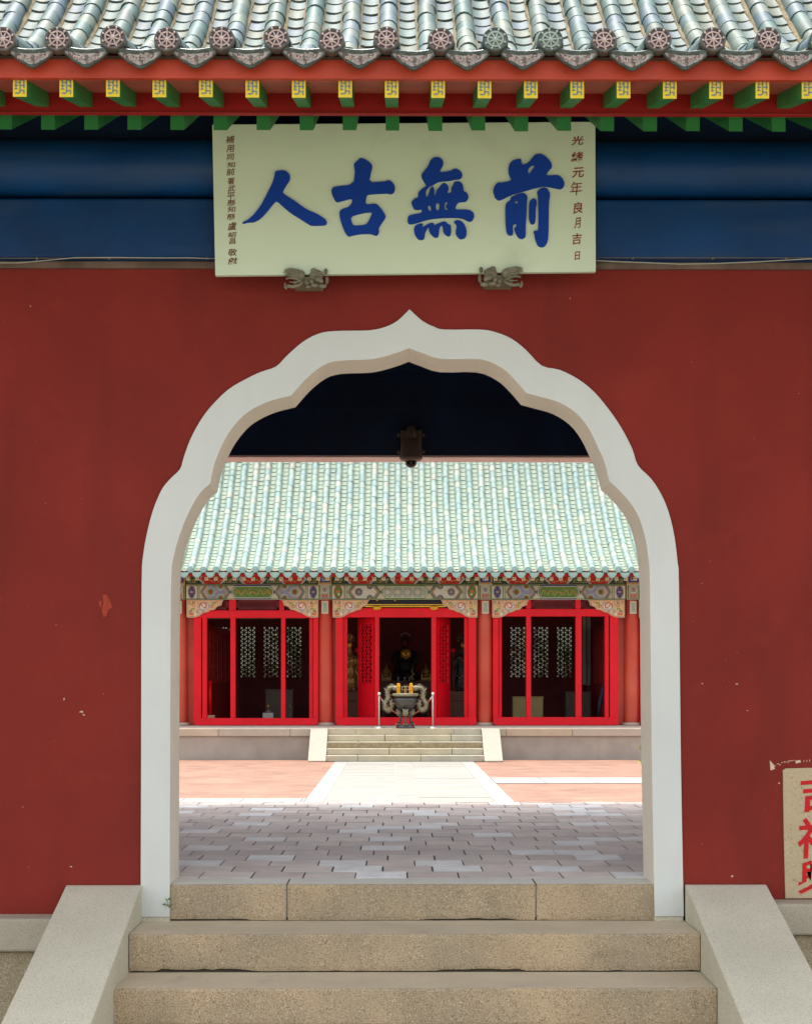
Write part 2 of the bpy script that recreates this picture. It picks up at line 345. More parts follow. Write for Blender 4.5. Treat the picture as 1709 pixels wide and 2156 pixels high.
# ------------------------------------------------------------------ tiled roofs
def roof_mesh(prof, xs, sp, rb, eb, ep, lipz, drop, jit=1.0, seg=8, flat=False):
    """prof: list of (y,z) up the slope; xs: x of each barrel row.  material 0 barrel 1 pan 2 pan edge 3 mortar 4 bed"""
    a = MB(); cum = [0]
    for i in range(1, len(prof)): cum.append(cum[-1] + math.dist(prof[i], prof[i - 1]))
    def at(s):
        s = max(0, min(s, cum[-1]))
        for i in range(1, len(cum)):
            if s <= cum[i] + 1e-9:
                k = (s - cum[i - 1]) / (cum[i] - cum[i - 1]); p, q = prof[i - 1], prof[i]
                dy, dz = q[0] - p[0], q[1] - p[1]; l = math.hypot(dy, dz)
                return p[0] + dy * k, p[1] + dz * k, dy / l, dz / l
    Ltot = cum[-1]; nsg = seg
    for x in xs:
        s = 0.0; bend = random.uniform(-.006, .006) * jit
        while s < Ltot - .02:
            l = eb * random.uniform(.94, 1.06); s1 = min(s + l + .03, Ltot)
            rx = random.uniform(-.004, .004) * jit; rz = random.uniform(-.003, .004) * jit; vs = []; fs = []
            ks = [(s, rb * 1.02), (s + .010, rb * 1.035), (s + l * .5, rb * .99), (s1, rb * .955)]
            for (ss, rr) in ks:
                y, z, ty, tz = at(ss); ny, nz = -tz, ty
                for j in range(nsg + 1):
                    an = math.pi * (-.08 + 1.16 * j / nsg); cx = rr * math.cos(an); cn = rr * math.sin(an) + rz
                    vs.append((x + bend * math.sin(ss * 2.3) + rx + cx, y + ny * cn, z + nz * cn))
            n = nsg + 1
            for k in range(len(ks) - 1):
                for j in range(nsg): fs.append((k * n + j, k * n + j + 1, (k + 1) * n + j + 1, (k + 1) * n + j))
            a.add(vs, fs, 0, True)
            y, z, ty, tz = at(s)                    # end ring closing the lip
            vs2 = vs[:n] + [(x + (v[0] - x) * .9, v[1] + (y - v[1]) * .1, v[2] + (z - v[2]) * .1) for v in vs[:n]]
            a.add(vs2, [(j, j + 1, n + j + 1, n + j) for j in range(nsg)], 0 if flat else 2)
            s += l
        for sgn in (-1, 1):                          # lime mortar either side of the barrel
            vs = []; fs = []; ns_ = max(4, int(Ltot / .12))
            for i in range(ns_ + 1):
                y, z, ty, tz = at(Ltot * i / ns_); ny, nz = -tz, ty; wv = random.uniform(-.004, .004) * jit
                for (dx, dn) in ((rb * .93, .0), (rb * 1.16 + wv, -drop * .45), (rb * 1.25 + wv, -drop)):
                    vs.append((x + sgn * dx, y + ny * dn, z + nz * dn))
            for i in range(ns_):
                for j in range(2): fs.append((i * 3 + j, i * 3 + j + 1, i * 3 + j + 4, i * 3 + j + 3))
            a.add(vs, fs, 3)
    for x in xs[:-1]:                                # pans between barrels
        xc_ = x + sp / 2; hw = sp / 2 - rb * .72; s = random.uniform(0, ep * .4); n = 7
        while s < Ltot - .02:
            l = ep * random.uniform(.95, 1.05); rr = random.uniform(-.002, .002) * jit; vs = []; fs = []; tilt = random.uniform(-.003, .003) * jit
            for (ss, up) in ((s, lipz), (min(s + l * 1.15, Ltot), 0)):
                y, z, ty, tz = at(ss); ny, nz = -tz, ty
                for th in (0, -lipz * .85):
                    for j in range(n):
                        k = -1 + 2 * j / (n - 1); dn = -drop + up + rr + (k * k) * drop * .55 + th + tilt * k
                        vs.append((xc_ + k * hw, y + ny * dn, z + nz * dn))
            a.add(vs, [(j, j + 1, 2 * n + j + 1, 2 * n + j) for j in range(n - 1)], 1, True)
            a.add(vs[:2 * n], [(j, n + j, n + j + 1, j + 1) for j in range(n - 1)], 2)
            s += l
    vs = []; fs = []; m = len(prof); x0, x1 = xs[0] - rb, xs[-1] + rb
    for k_, (y, z) in enumerate(prof): q_ = drop * (1.25 if k_ == 0 else 2.1); vs += [(x0, y, z - q_), (x1, y, z - q_)]
    a.add(vs, [(2 * i, 2 * i + 1, 2 * i + 3, 2 * i + 2) for i in range(m - 1)], 4)
    return a, at

# ------------------------------------------------------------------ GATE BUILDING
D1, D2, D3 = 7.07, 6.70, 6.35
gate = thing("gate_building", "red plastered gatehouse with a white lobed arch opening and green glazed tile roof", "gate", (0.07, D1, ZC))
WL, WR, WT = -7.0, 7.1, 2.775  # wall, eave and roof widened past the view to block side light
outer = [(296, 1930), (297, 1600), (298, 1240), (302, 1165), (312, 1112), (322, 1075), (331.7, 1050), (343, 1027), (360, 1007), (379, 988), (386.6, 964), (400, 927), (420, 889), (443.3, 857), (480, 820.7), (520, 797), (550, 783), (581, 772), (603, 750), (636, 721), (669.6, 703), (703, 697.3), (759.6, 696.3), (783, 695), (809.6, 689), (836, 676), (862, 651.5), (888, 675), (913, 688), (936, 694), (1010, 694), (1043, 699.6), (1076, 713), (1106, 736), (1140, 770), (1178, 779), (1216, 798), (1250, 825), (1281, 862), (1307, 900), (1330, 944), (1342.5, 980), (1370, 1008), (1391, 1040), (1407, 1078), (1419, 1128), (1426, 1185), (1429, 1240), (1433, 1600), (1439, 1930)]
inner = [(357, 1930), (358, 1600), (360, 1240), (366, 1172), (380, 1121), (397, 1080), (413, 1050), (427, 1032), (442, 1019), (450, 981), (463, 947), (480, 914), (506, 881), (533, 860.7), (570, 844), (613, 833), (646, 796), (680, 769.6), (713, 759.7), (769.7, 757.5), (800, 753), (835, 743), (861.5, 733), (888, 743), (929.6, 756), (1010, 756.3), (1053, 773), (1080, 796), (1108, 828), (1140, 836.5), (1178, 848), (1214, 871), (1240, 904), (1259, 943.5), (1271.4, 970.6), (1283, 1014), (1301.6, 1031), (1325.7, 1058), (1344, 1088), (1356, 1125), (1364, 1170), (1368, 1240), (1372, 1600), (1378, 1932)]
def refine(pts, cusp_deg=32):        # smooth curve that keeps the cusps
    out = []; n = len(pts)
    def ang(i):
        if i in (0, n - 1): return 180
        a_ = Vector(pts[i]) - Vector(pts[i - 1]); b_ = Vector(pts[i + 1]) - Vector(pts[i]); return math.degrees(a_.angle(b_))
    cus = [ang(i) > cusp_deg for i in range(n)]
    for i in range(n - 1):
        p1, p2 = Vector(pts[i]), Vector(pts[i + 1])
        p0 = 2 * p1 - p2 if cus[i] or i == 0 else Vector(pts[i - 1])
        p3 = 2 * p2 - p1 if cus[i + 1] or i + 2 >= n else Vector(pts[i + 2])
        for k in range(3):
            t = k / 3; out.append(tuple(.5 * ((2 * p1) + (-p0 + p2) * t + (2 * p0 - 5 * p1 + 4 * p2 - p3) * t * t + (-p0 + 3 * p1 - 3 * p2 + p3) * t ** 3)))
    out.append(tuple(pts[-1])); return out
outer_s, inner_s = refine(outer), refine(inner)
TH = .31
WB = -.128
# wall: red plaster with the arch cut out
a = MB(); ow = [P(x, y, D1) for x, y in outer_s]
ow[0].z = ow[-1].z = WB
mid = [Vector((p.x, D1, p.z)) for p in ow]
loop = [Vector((WL, D1, WB)), Vector((WL, D1, WT)), Vector((WR, D1, WT)), Vector((WR, D1, WB))] + list(reversed(mid))
a.prism(loop, (0, TH, 0), 0)
def fleck(a, cx, cy, rx, ry, m, n=9, D=D1, t=.0015, ang=0):
    pts = []
    for i in range(n):
        an = 2 * math.pi * i / n; r = random.uniform(.45, 1.1); x, y = rx * r * math.cos(an), ry * r * math.sin(an)
        pts.append((cx + x * math.cos(ang) - y * math.sin(ang), cy + x * math.sin(ang) + y * math.cos(ang)))
    a.px(pts, D - t, t * .6, m)
a.px([(216, 1254), (224, 1252), (230, 1262), (236, 1280), (228, 1284), (225, 1296), (218, 1300), (214, 1284), (218, 1270)], D1 - .0012, .0008, 2)
a.px([(208, 1266), (214, 1266), (213, 1280), (209, 1276)], D1 - .0012, .0008, 2)
for (x, y, rx, ry) in ((135, 1473, 2, 3), (172, 1500, 5, 2.5), (176, 1506, 3, 2), (1551, 1441, 4, 1.5), (1573, 1497, 3, 1.3), (1541, 1846, 3, 3), (1640, 1650, 2, 2), (64, 645, 1.5, 1.5), (980, 712, 1.5, 1.5), (1200, 628, 2, 1), (1478, 1440, 1.5, 1.5), (48, 1700, 2, 1), (150, 1826, 3, 2)): fleck(a, x, y, rx, ry, 1)
a.px([(1620, 1602), (1628, 1610), (1631, 1620), (1622, 1623)], D1 - .0012, .0008, 1)
for k in range(9): fleck(a, 1632 + k * 5 + random.uniform(-1, 1), 1612 - k * 1.2 + random.uniform(-2, 2), 3.0, 1.2, 1)
a.px([(1674, 1603), (1684, 1601), (1686, 1606), (1675, 1609)], D1 - .0012, .0008, 1)
for k in range(3): fleck(a, 1692 + k * 6, 1604 - k, 1, 3, 1)
for k in range(46): fleck(a, random.uniform(5, 290) if k % 2 else random.uniform(1445, 1700), random.uniform(600, 1850), random.uniform(.4, 1.0), random.uniform(.4, .9), random.choice((1, 2)))
a.build("front_wall", [G['wall'], G['chip'], G['patch']], gate)
# white arch frame
a = MB(); of = [P(x, y, D1 - .012) for x, y in outer_s]; inf = [P(x, y, D1 - .012) for x, y in inner_s]
zb = Z(1930, D1 - .012); of[0].z = of[-1].z = inf[0].z = inf[-1].z = zb
lp = of + list(reversed(inf)); n = len(lp)
tr = tessellate_polygon([lp]); a.add(lp, tr, 0)
inb = [Vector((p.x, D1 + TH - .02, p.z)) for p in inf]
a.add(inf + inb, [(i, i + 1, len(inf) + i + 1, len(inf) + i) for i in range(len(inf) - 1)], 1)
oub = [Vector((p.x, D1 + .01, p.z)) for p in of]
a.add(of + oub, [(i, i + 1, len(of) + i + 1, len(of) + i) for i in range(len(of) - 1)], 0)
a.box(of[0].x, inf[0].x, D1 - .012, D1 + TH - .02, zb - .002, zb, 0); a.box(inf[-1].x, of[-1].x, D1 - .012, D1 + TH - .02, zb - .002, zb, 0)
a.build("arch_frame", [G['white'], G['reveal']], gate)
# plinth stones either side of the stair
a = MB(); a.box(WL, -1.30, 6.93, D1 + TH, Z(2005, 6.93), -.133, 0)
a.box(WL, -1.30, 6.97, D1 + TH, ZC - .05, Z(2005, 6.93) - .004, 1)
a.build("plinth", [G['plinth'], G['plinth_low']], gate, bevel=.012)
zr = Z(1905, 6.93); a = MB()
a.box(1.5, WR, 6.93, D1 + TH, Z(1972, 6.93), zr, 0)
a.box(1.5, WR, 6.97, D1 + TH, ZC - .05, Z(1972, 6.93) - .004, 1)
a.build("plinth", [G['plinth'], G['plinth_low']], gate, bevel=.012)
a = MB(); a.box(WL, -1.3, D1 - .001, D1 + .02, -.134, -.127, 0); a.build("wall_base_strip", G['wall'], gate)
# cement strip, beams, purlin
a = MB(); a.box(WL, WR, D1 - .014, D1 + .2, 2.776, 2.806); a.build("cement_strip", G['cement'], gate)
a = MB(); a.box(WL, WR, 7.0, 7.28, 2.808, Z(418, 7.0)); a.build("lintel_beam", G['blue'], gate, bevel=.012)
a = MB(); a.tube([(WL, 7.06, 3.222), (0, 7.06, 3.222), (WR, 7.06, 3.222)], .128, 32); a.build("purlin", G['blue'], gate)
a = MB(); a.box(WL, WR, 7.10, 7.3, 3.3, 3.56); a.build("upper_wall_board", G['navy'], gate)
# side walls, back beam, ceiling
for (xa, xb) in ((-7.0, -2.6), (2.75, 7.1)):
    a = MB(); a.box(xa, xb, D1 + TH + .002, 11.64, ZC, 2.56); a.build("side_wall", G['wall'], gate)
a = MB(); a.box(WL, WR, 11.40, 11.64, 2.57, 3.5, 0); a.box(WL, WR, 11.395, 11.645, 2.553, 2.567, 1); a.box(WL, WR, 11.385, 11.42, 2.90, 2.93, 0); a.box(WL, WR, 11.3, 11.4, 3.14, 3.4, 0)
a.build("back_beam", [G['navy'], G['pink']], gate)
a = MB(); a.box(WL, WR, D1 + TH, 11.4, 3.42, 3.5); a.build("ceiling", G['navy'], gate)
# floor of the gate passage
a = MB(); pw, pd = .243, .2445; y = D1 + .235; row = 0
while y < 11.96:
    y1 = min(y + pd, 11.975); x = -2.62 + [0, .5, .17, .67, .33][row % 5] * pw + random.uniform(-.01, .01)
    a.box(-2.6, -2.595, y, y1, -.03, -.004)
    while x < 2.74:
        g = random.uniform(.006, .011); a.box(x + g / 2, min(x + pw, 2.75) - g / 2, y + .0025, y1 - .0025, -.03, random.uniform(-.0015, .0015)); x += pw
    y += pd; row += 1
pv = a.build("passage_floor", G['paver']); tag(pv, kind="structure")
a = MB(); a.box(-2.6, 2.75, D1 + .2, 12.0, ZC - .05, -.006)
tag(a.build("passage_floor_base", G['joint']), kind="structure")

# front eave timbers
a = MB(); zt = Z(116, 5.85); zb_ = Z(165.5, 5.85)
a.box(-6.9, 6.9, 5.85, 5.875, zb_, zt)
for (px_, py_) in ((152, 153), (175, 157), (1190, 154), (650, 175)): fleck(a, px_, py_ - 2, 1.8, 1.8, 1, D=5.85)
a.build("fascia_board", [G['fascia'], G['mortar_dark']], gate, bevel=.002)
a = MB(); a.hexa([(-6.9, 5.876, zb_ + .001), (6.9, 5.876, zb_ + .001), (6.9, 6.40, zb_ + .135), (-6.9, 6.40, zb_ + .135), (-6.9, 5.876, zb_ + .02), (6.9, 5.876, zb_ + .02), (6.9, 6.40, zb_ + .155), (-6.9, 6.40, zb_ + .155)])
a.build("soffit_board", G['soffit'], gate)
a = MB(); a.box(-6.9, 6.9, 6.255, 6.275, Z(237, 6.255), 3.30); a.box(-6.9, 6.9, 6.248, 6.278, Z(239, 6.248), Z(237, 6.255) - .001)
a.build("eave_board", G['deepred'], gate, bevel=.003)
def rafter(x, w, y0, z0, y1, z1, h, name, mats, face=None):
    a = MB(); a.hexa([(x - w / 2, y0, z0), (x + w / 2, y0, z0), (x + w / 2, y1, z1), (x - w / 2, y1, z1), (x - w / 2, y0, z0 + h), (x + w / 2, y0, z0 + h), (x + w / 2, y1, z1 + h), (x - w / 2, y1, z1 + h)])
    if face: face(a, x, y0, z0)
    return a.build(name, mats, gate)
def yface(a, x, y0, z0):
    w, h = .0495, .0745; a.box(x - w / 2 - .0008, x + w / 2 + .0008, y0 - .0022, y0 - .0004, z0 - .0006, z0 + h, 1)
    def bar(u0, u1, v0, v1): a.box(x + (u0 - .5) * w, x + (u1 - .5) * w, y0 - .0036, y0 - .0023, z0 + v0 * h, z0 + v1 * h, 2)
    t = .085
    bar(.47, .47 + t * 1.2, .18, .86)                        # fret: interlocked key
    bar(.47, .84, .80, .88); bar(.76, .76 + t * 1.2, .42, .88 - .0); bar(.56, .90, .52, .58)
    bar(.16, .47, .14, .21); bar(.16, .16 + t * 1.2, .36, .84); bar(.10, .40, .52, .58); bar(.30, .56, .67, .73); bar(.47, .80, .28, .34)
    bar(.76, .76 + t * 1.2, .14, .34); bar(.10, .36, .36, .41)
fr0 = rafter(-.0118, .0495, 5.874, 3.103, 6.262, 3.103 + .27 * .388, .0745, "flying_rafter", [G['green'], G['yellow'], G['greyblue']], yface)
for k in range(-12, 13):
    if k: copy_part(fr0, gate, .1738 * k, 0, random.uniform(-.001, .001))
lr0 = rafter(-.0096, .055, 6.35, 3.148, 7.24, 3.148 + .474 * .89, .095, "rafter", [G['green']])
for k in range(-12, 13):
    if k: copy_part(lr0, gate, .1741 * k, 0, random.uniform(-.0015, .0015))
a = MB(); a.hexa([(-6.9, 6.35, 3.244), (6.9, 6.35, 3.244), (6.9, 7.3, 3.694), (-6.9, 7.3, 3.694), (-6.9, 6.35, 3.264), (6.9, 6.35, 3.264), (6.9, 7.3, 3.714), (-6.9, 7.3, 3.714)])
a.build("roof_boarding", G['deepred'], gate)
# roof
SPN = .2016; EX = -.0318; EZ = 3.287
def zprof(u): return EZ - .012 + .25 * u + .0303 * u ** 3 if u < 2.74 else EZ - .012 + .25 * 2.74 + .0303 * 2.74 ** 3 + .93 * (u - 2.74)
prof = [(5.815 + u, zprof(u)) for u in [i * .15 for i in range(24)]]
xs = [EX + SPN * k for k in range(-34, 35)]
a, at = roof_mesh(prof, xs, SPN, .050, .145, .135, .009, .034, flat=True)
yr, zr_ = prof[-1]
roof = a.build("roof", [G['barrel'], G['pan'], G['panedge'], G['mortar'], G['mortar_dark']], gate, weld=False)
a = MB(); a.box(xs[0], xs[-1], yr - .02, yr + .18, zr_ - .1, zr_ + .3)
prof_b = [(2 * (yr + .08) - y, z) for (y, z) in prof]
vs = []
for (y, z) in prof_b: vs += [(xs[0], y, z), (xs[-1], y, z), (xs[0], y, z - .06), (xs[-1], y, z - .06)]
a.add(vs, [(4 * i, 4 * i + 1, 4 * i + 5, 4 * i + 4) for i in range(len(prof_b) - 1)] + [(4 * i + 2, 4 * i + 6, 4 * i + 7, 4 * i + 3) for i in range(len(prof_b) - 1)], 0)
a.build("ridge_and_back_slope", G['barrel'], roof)
# gable ends closing the roof space
pts = [(6.6, 3.5)] + [(y, z - .07) for y, z in prof if y > 6.6] + [(y, z - .07) for y, z in reversed(prof_b) if y < 12.4] + [(12.4, 3.45)]
for xg in (xs[0] + .05, xs[-1] - .05): a = MB(); a.prism([Vector((xg, p[0], p[1])) for p in pts], (.06, 0, 0)); a.build("gable_wall", G['wall'], gate)
# wheel discs and drip tiles along the eave
def wheel_mesh(c, r):
    a = MB(); seg = 28
    a.lathe([(0, .0), (r * .84, .0), (r * .87, -.006), (r * .99, -.0065), (r * 1.03, -.001), (r * 1.03, .02), (r * .98, .034)], c, seg, 0, 'y', True)
    a.lathe([(0, -.0005), (r * .86, -.0005)], c, seg, 1, 'y', False)
    ang0 = .1
    for k in range(8):                       # octagonal felloe and spokes with knobs
        a0 = ang0 + k * math.pi / 4; a1 = a0 + math.pi / 4
        p0 = Vector((c[0] + r * .64 * math.cos(a0), c[1] - .004, c[2] + r * .64 * math.sin(a0))); p1 = Vector((c[0] + r * .64 * math.cos(a1), c[1] - .004, c[2] + r * .64 * math.sin(a1)))
        a.tube([p0, p1], .0032, 6, 2)
        a.tube([(c[0], c[1] - .004, c[2]), (c[0] + r * .84 * math.cos(a0), c[1] - .004, c[2] + r * .84 * math.sin(a0))], .0030, 6, 2)
        a.ball((c[0] + r * .82 * math.cos(a0), c[1] - .006, c[2] + r * .82 * math.sin(a0)), .0046, 2, seg=8)
    a.lathe([(0, -.010), (.006, -.009), (.009, -.004), (.009, 0)], c, 14, 2, 'y'); return a
def drip_mesh(c):
    a = MB(); W = .0915; top = lambda u: -.013 * (1 - u * u) * 1.0; n = 17
    # rolled upper lip
    vs = []; fs = []
    for i in range(n):
        u = -1 + 2 * i / (n - 1)
        for (dy, dz) in ((.05, .006), (-.004, .007), (-.012, .001), (-.006, -.010)): vs.append((c[0] + u * W * .96, c[1] + dy, c[2] + top(u) + dz))
    for i in range(n - 1):
        for j in range(3): fs.append((i * 4 + j, i * 4 + j + 1, i * 4 + j + 5, i * 4 + j + 4))
    a.add(vs, fs, 0, True)
    def lowb(u, s=1): return -.013 * (1 - u * u) - s * (.057 * (1 - abs(u)) ** .72 + .005 + .0025 * abs(math.sin(u * 9)))
    out = [Vector((c[0] + u * W, c[1] - .002, c[2] + top(u) - .004)) for u in [-1 + 2 * i / 16 for i in range(17)]] + [Vector((c[0] + u * W, c[1] - .002, c[2] + lowb(u))) for u in [.97 - 1.94 * i / 24 for i in range(25)]]
    a.prism(out, (0, .014, 0), 0)
    for s0, s1, yy, m in ((1.0, .86, -.006, 0), (.80, 0, -.0045, 1)):
        if m == 0: a.tube([(c[0] + u * W * .97, c[1] - .003, c[2] + lowb(u, .95)) for u in [-.97 + 1.94 * i / 28 for i in range(29)]], .0032, 6, 0)
        else:
            inn = [Vector((c[0] + u * W, c[1] + yy, c[2] + top(u) - .008)) for u in [-.82 + 1.64 * i / 14 for i in range(15)]] + [Vector((c[0] + u * W, c[1] + yy, c[2] + lowb(u, .80))) for u in [.82 - 1.64 * i / 20 for i in range(21)]]
            a.prism(inn, (0, .003, 0), 1)
    for k in range(15):                     # scroll relief
        u = random.uniform(-.62, .62); v = random.uniform(.25, .68); x = c[0] + u * W; z = c[2] + top(u) + v * (lowb(u) - top(u))
        rr = random.uniform(.004, .008); a0 = random.uniform(0, 6.3)
        a.tube([(x + rr * t / 6 * math.cos(a0 + t * .7), c[1] - .0062, z + rr * t / 6 * math.sin(a0 + t * .7)) for t in range(7)], [.0014 + .0003 * t for t in range(7)], 5, 2)
    return a
wbase = (EX, 5.79, EZ)
wm = wheel_mesh(wbase, .0465).build("tile_end_disc", [G['discrim'], G['disc'], G['relief']], roof)
wg = wheel_mesh(wbase, .0465).build("tile_end_disc", [G['dripg'], G['disc_g'], G['pteal']], roof)
for k in range(-8, 9):
    src = wg if k in (2, 3, 8) else wm; rot = random.uniform(-.35, .35)
    c = src if (k == 0 and src is wm) or (k == 2) else copy_part(src, roof)
    # rotate about the disc centre
    dx, dz = SPN * k + random.uniform(-.003, .003), random.uniform(-.005, .005)
    Mx = Matrix.Translation(Vector((wbase[0] + dx, wbase[1], wbase[2] + dz))) @ Matrix.Rotation(rot, 4, 'Y') @ Matrix.Rotation(R(-7), 4, 'X') @ Matrix.Translation(-Vector(wbase))
    c.matrix_local = Mx
dbase = (EX + SPN / 2, 5.80, Z(101.5, 5.8))
drips = []
for v in range(3):
    drips.append(drip_mesh(dbase).build("drip_tile", [G['dripg'], G['dripf'], G['relief']], roof))
for k in range(-9, 9):
    src = drips[k % 3]; c = src if k in (0, 1, 2) else copy_part(src, roof)
    Mx = Matrix.Translation(Vector((dbase[0] + SPN * k + random.uniform(-.003, .003), dbase[1], dbase[2] + random.uniform(-.004, .003)))) @ Matrix.Rotation(random.uniform(-.03, .03), 4, 'Y') @ Matrix.Rotation(R(6), 4, 'X') @ Matrix.Translation(-Vector(dbase))
    c.matrix_local = Mx
a = MB()                                   # mortar bed under the eave tiles
a.box(-6.9, 6.9, 5.86, 6.2, zt - .002, EZ - .02); a.build("eave_mortar", G['mortar_dark'], roof)

# ------------------------------------------------------------------ front stair
st = thing("stone_stair", "broad tan granite stair with pale sloping side ramps climbing to the gate", "stair", (.085, D2, ZC))
def rough_block(x0, x1, y0, y1, z0, z1, name, mats, n=None):
    """block with a slightly uneven, chipped front arris"""
    a = MB(); n = n or max(6, int((x1 - x0) / .035)); vs = []; fs = []
    for i in range(n + 1):
        x = x0 + (x1 - x0) * i / n; e = random.uniform(-.003, .003) + .002 * math.sin(x * 9 + z0 * 30); q = random.uniform(0, .004) + (.007 if random.random() < .05 else 0); r_ = .008 + random.uniform(0, .004); lo = random.uniform(-.004, .002)
        vs += [(x, y0 + e + .004, z0 + max(0, lo) * 2 + (.006 if math.sin(x * 5.3 + z0 * 40) > .55 else 0)), (x, y0 + e, z0 + .02), (x, y0 + e, z1 - r_), (x, y0 + r_ * .35 + e, z1 - r_ * .3 - q * .5), (x, y0 + r_ + e, z1 - q * .3), (x, y1, z1), (x, y1, z0)]
    for i in range(n):
        for j in range(6): fs.append((i * 7 + j, i * 7 + j + 1, i * 7 + j + 8, i * 7 + j + 7))
    for f in fs:
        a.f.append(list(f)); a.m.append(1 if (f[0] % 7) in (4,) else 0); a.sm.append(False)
    a.v = vs; a.f.append([0, 1, 2, 3, 4, 5, 6]); a.m.append(0); a.sm.append(False); a.f.append([n * 7 + k for k in range(7)]); a.m.append(0); a.sm.append(False)
    return a.build(name, mats, st)
xl, xr = X(358.5, D1), X(1377, D1); yb = D1 + .22
js = [xl, X(604, D1), X(1128, D1), xr]
for i in range(3):
    rough_block(js[i] + (.004 if i else 0), js[i + 1] - (.004 if i < 2 else 0), D1 + .001, yb, -.163, 0, "threshold_stone", [G['granite'], G['granite_sill']])
a = MB(); a.box(xl + .01, xr - .01, D1 + .02, yb - .02, -.16, -.012); a.build("joint_mortar", G['granite_sill'], st)
for (xa, xb) in ((of[0].x, xl - .002), (xr + .002, of[-1].x)):
    a = MB(); a.box(xa - .002, xb, D1 - .004, D1 + .2, -.168, zb - .003); a.build("bed_stone", G['ramp'], st, bevel=.003)
LX, RX = -1.1376, 1.309
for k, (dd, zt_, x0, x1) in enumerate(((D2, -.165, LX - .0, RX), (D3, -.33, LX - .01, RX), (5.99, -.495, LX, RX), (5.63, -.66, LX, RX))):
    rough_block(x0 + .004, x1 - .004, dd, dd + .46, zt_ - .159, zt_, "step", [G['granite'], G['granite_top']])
a = MB()
for dd, zt_ in ((D1, -.165), (D2, -.33), (D3, -.495)):
    a.box(LX + .01, RX - .01, dd + .012, dd + .3, zt_ - .004, zt_ + .012)
a.build("dark_gap", G['mortar_dark'], st)
for (xa, xb) in ((X(141, D1), LX), (RX, X(1611, D1))):
    a = MB(); sl = .307; y0 = D1 - .004; z0 = -.001
    a.prism([Vector((xa, y0, z0)), Vector((xa, y0, ZC - .05)), Vector((xa, y0 - (z0 - ZC) / sl - .1, ZC - .05)), Vector((xa, y0 - .03, z0 - .003))], (xb - xa, 0, 0))
    a.build("side_ramp", G['ramp'], st, bevel=.012, bseg=3)

# ------------------------------------------------------------------ sign board
sg = thing("sign_board", "large sage green board with four big blue characters hung under the eave", "sign", P(853, 577, 6.93))
def BD(py, off=0): return 6.93 - .05 * (577 - py) / 320 - off
def B(px, py, off=0): return P(px, py, BD(py, off))
a = MB(); c4 = [B(453, 580), B(1254, 572), B(1253, 256), B(446.5, 262)]
a.prism([c4[0], c4[1], c4[2], c4[3]], (0, .028, 0)); a.build("board", G['sign'], sg, bevel=.002)
def char(loops_list, ox, oy, s, name="character"):
    a = MB()
    for loops in loops_list:
        L_ = []
        for l in loops: L_.append([B((ox + x * s) / 1.1235, (oy + y * s) / 1.1235, .009) for x, y in chaikin(l)])
        a.prism(L_, (0, .0088, 0))
    return a.build(name, G['signblue'], sg)
ren = [[[(690,400),(840,382),(915,445),(937,490),(933,545),(915,590),(880,635),(800,768),(830,805),(1000,915),(1130,1010),(1240,1085),(1350,1130),(1440,1172),(1550,1245),(1585,1300),(1575,1340),(1540,1358),(1305,1365),(1240,1325),(1100,1235),(960,1150),(820,1035),(700,922),(640,980),(560,1080),(480,1175),(400,1250),(300,1303),(200,1305),(130,1325),(92,1322),(110,1300),(200,1255),(300,1165),(420,1010),(500,860),(560,740),(620,620),(655,520),(670,420)]]]
gu = [[[(600,180),(640,172),(700,200),(790,262),(820,305),(820,350),(800,410),(760,600),(1030,588),(1110,560),(1165,590),(1210,650),(1222,710),(1210,770),(1160,808),(1120,805),(1080,793),(760,812),(720,830),(693,995),(870,972),(920,1000),(1000,1095),(1060,1195),(1030,1260),(930,1400),(942,1470),(915,1530),(870,1538),(800,1505),(600,1510),(480,1535),(400,1558),(340,1480),(290,1360),(250,1230),(238,1120),(280,1075),(400,1035),(450,985),(470,940),(455,885),(320,920),(200,955),(165,920),(120,830),(97,750),(120,700),(160,675),(490,640),(515,400),(500,330),(497,268),(530,245)],
 [(442,1225),(480,1190),(580,1160),(700,1132),(810,1128),(815,1150),(760,1280),(705,1350),(490,1365),(465,1320)]]]
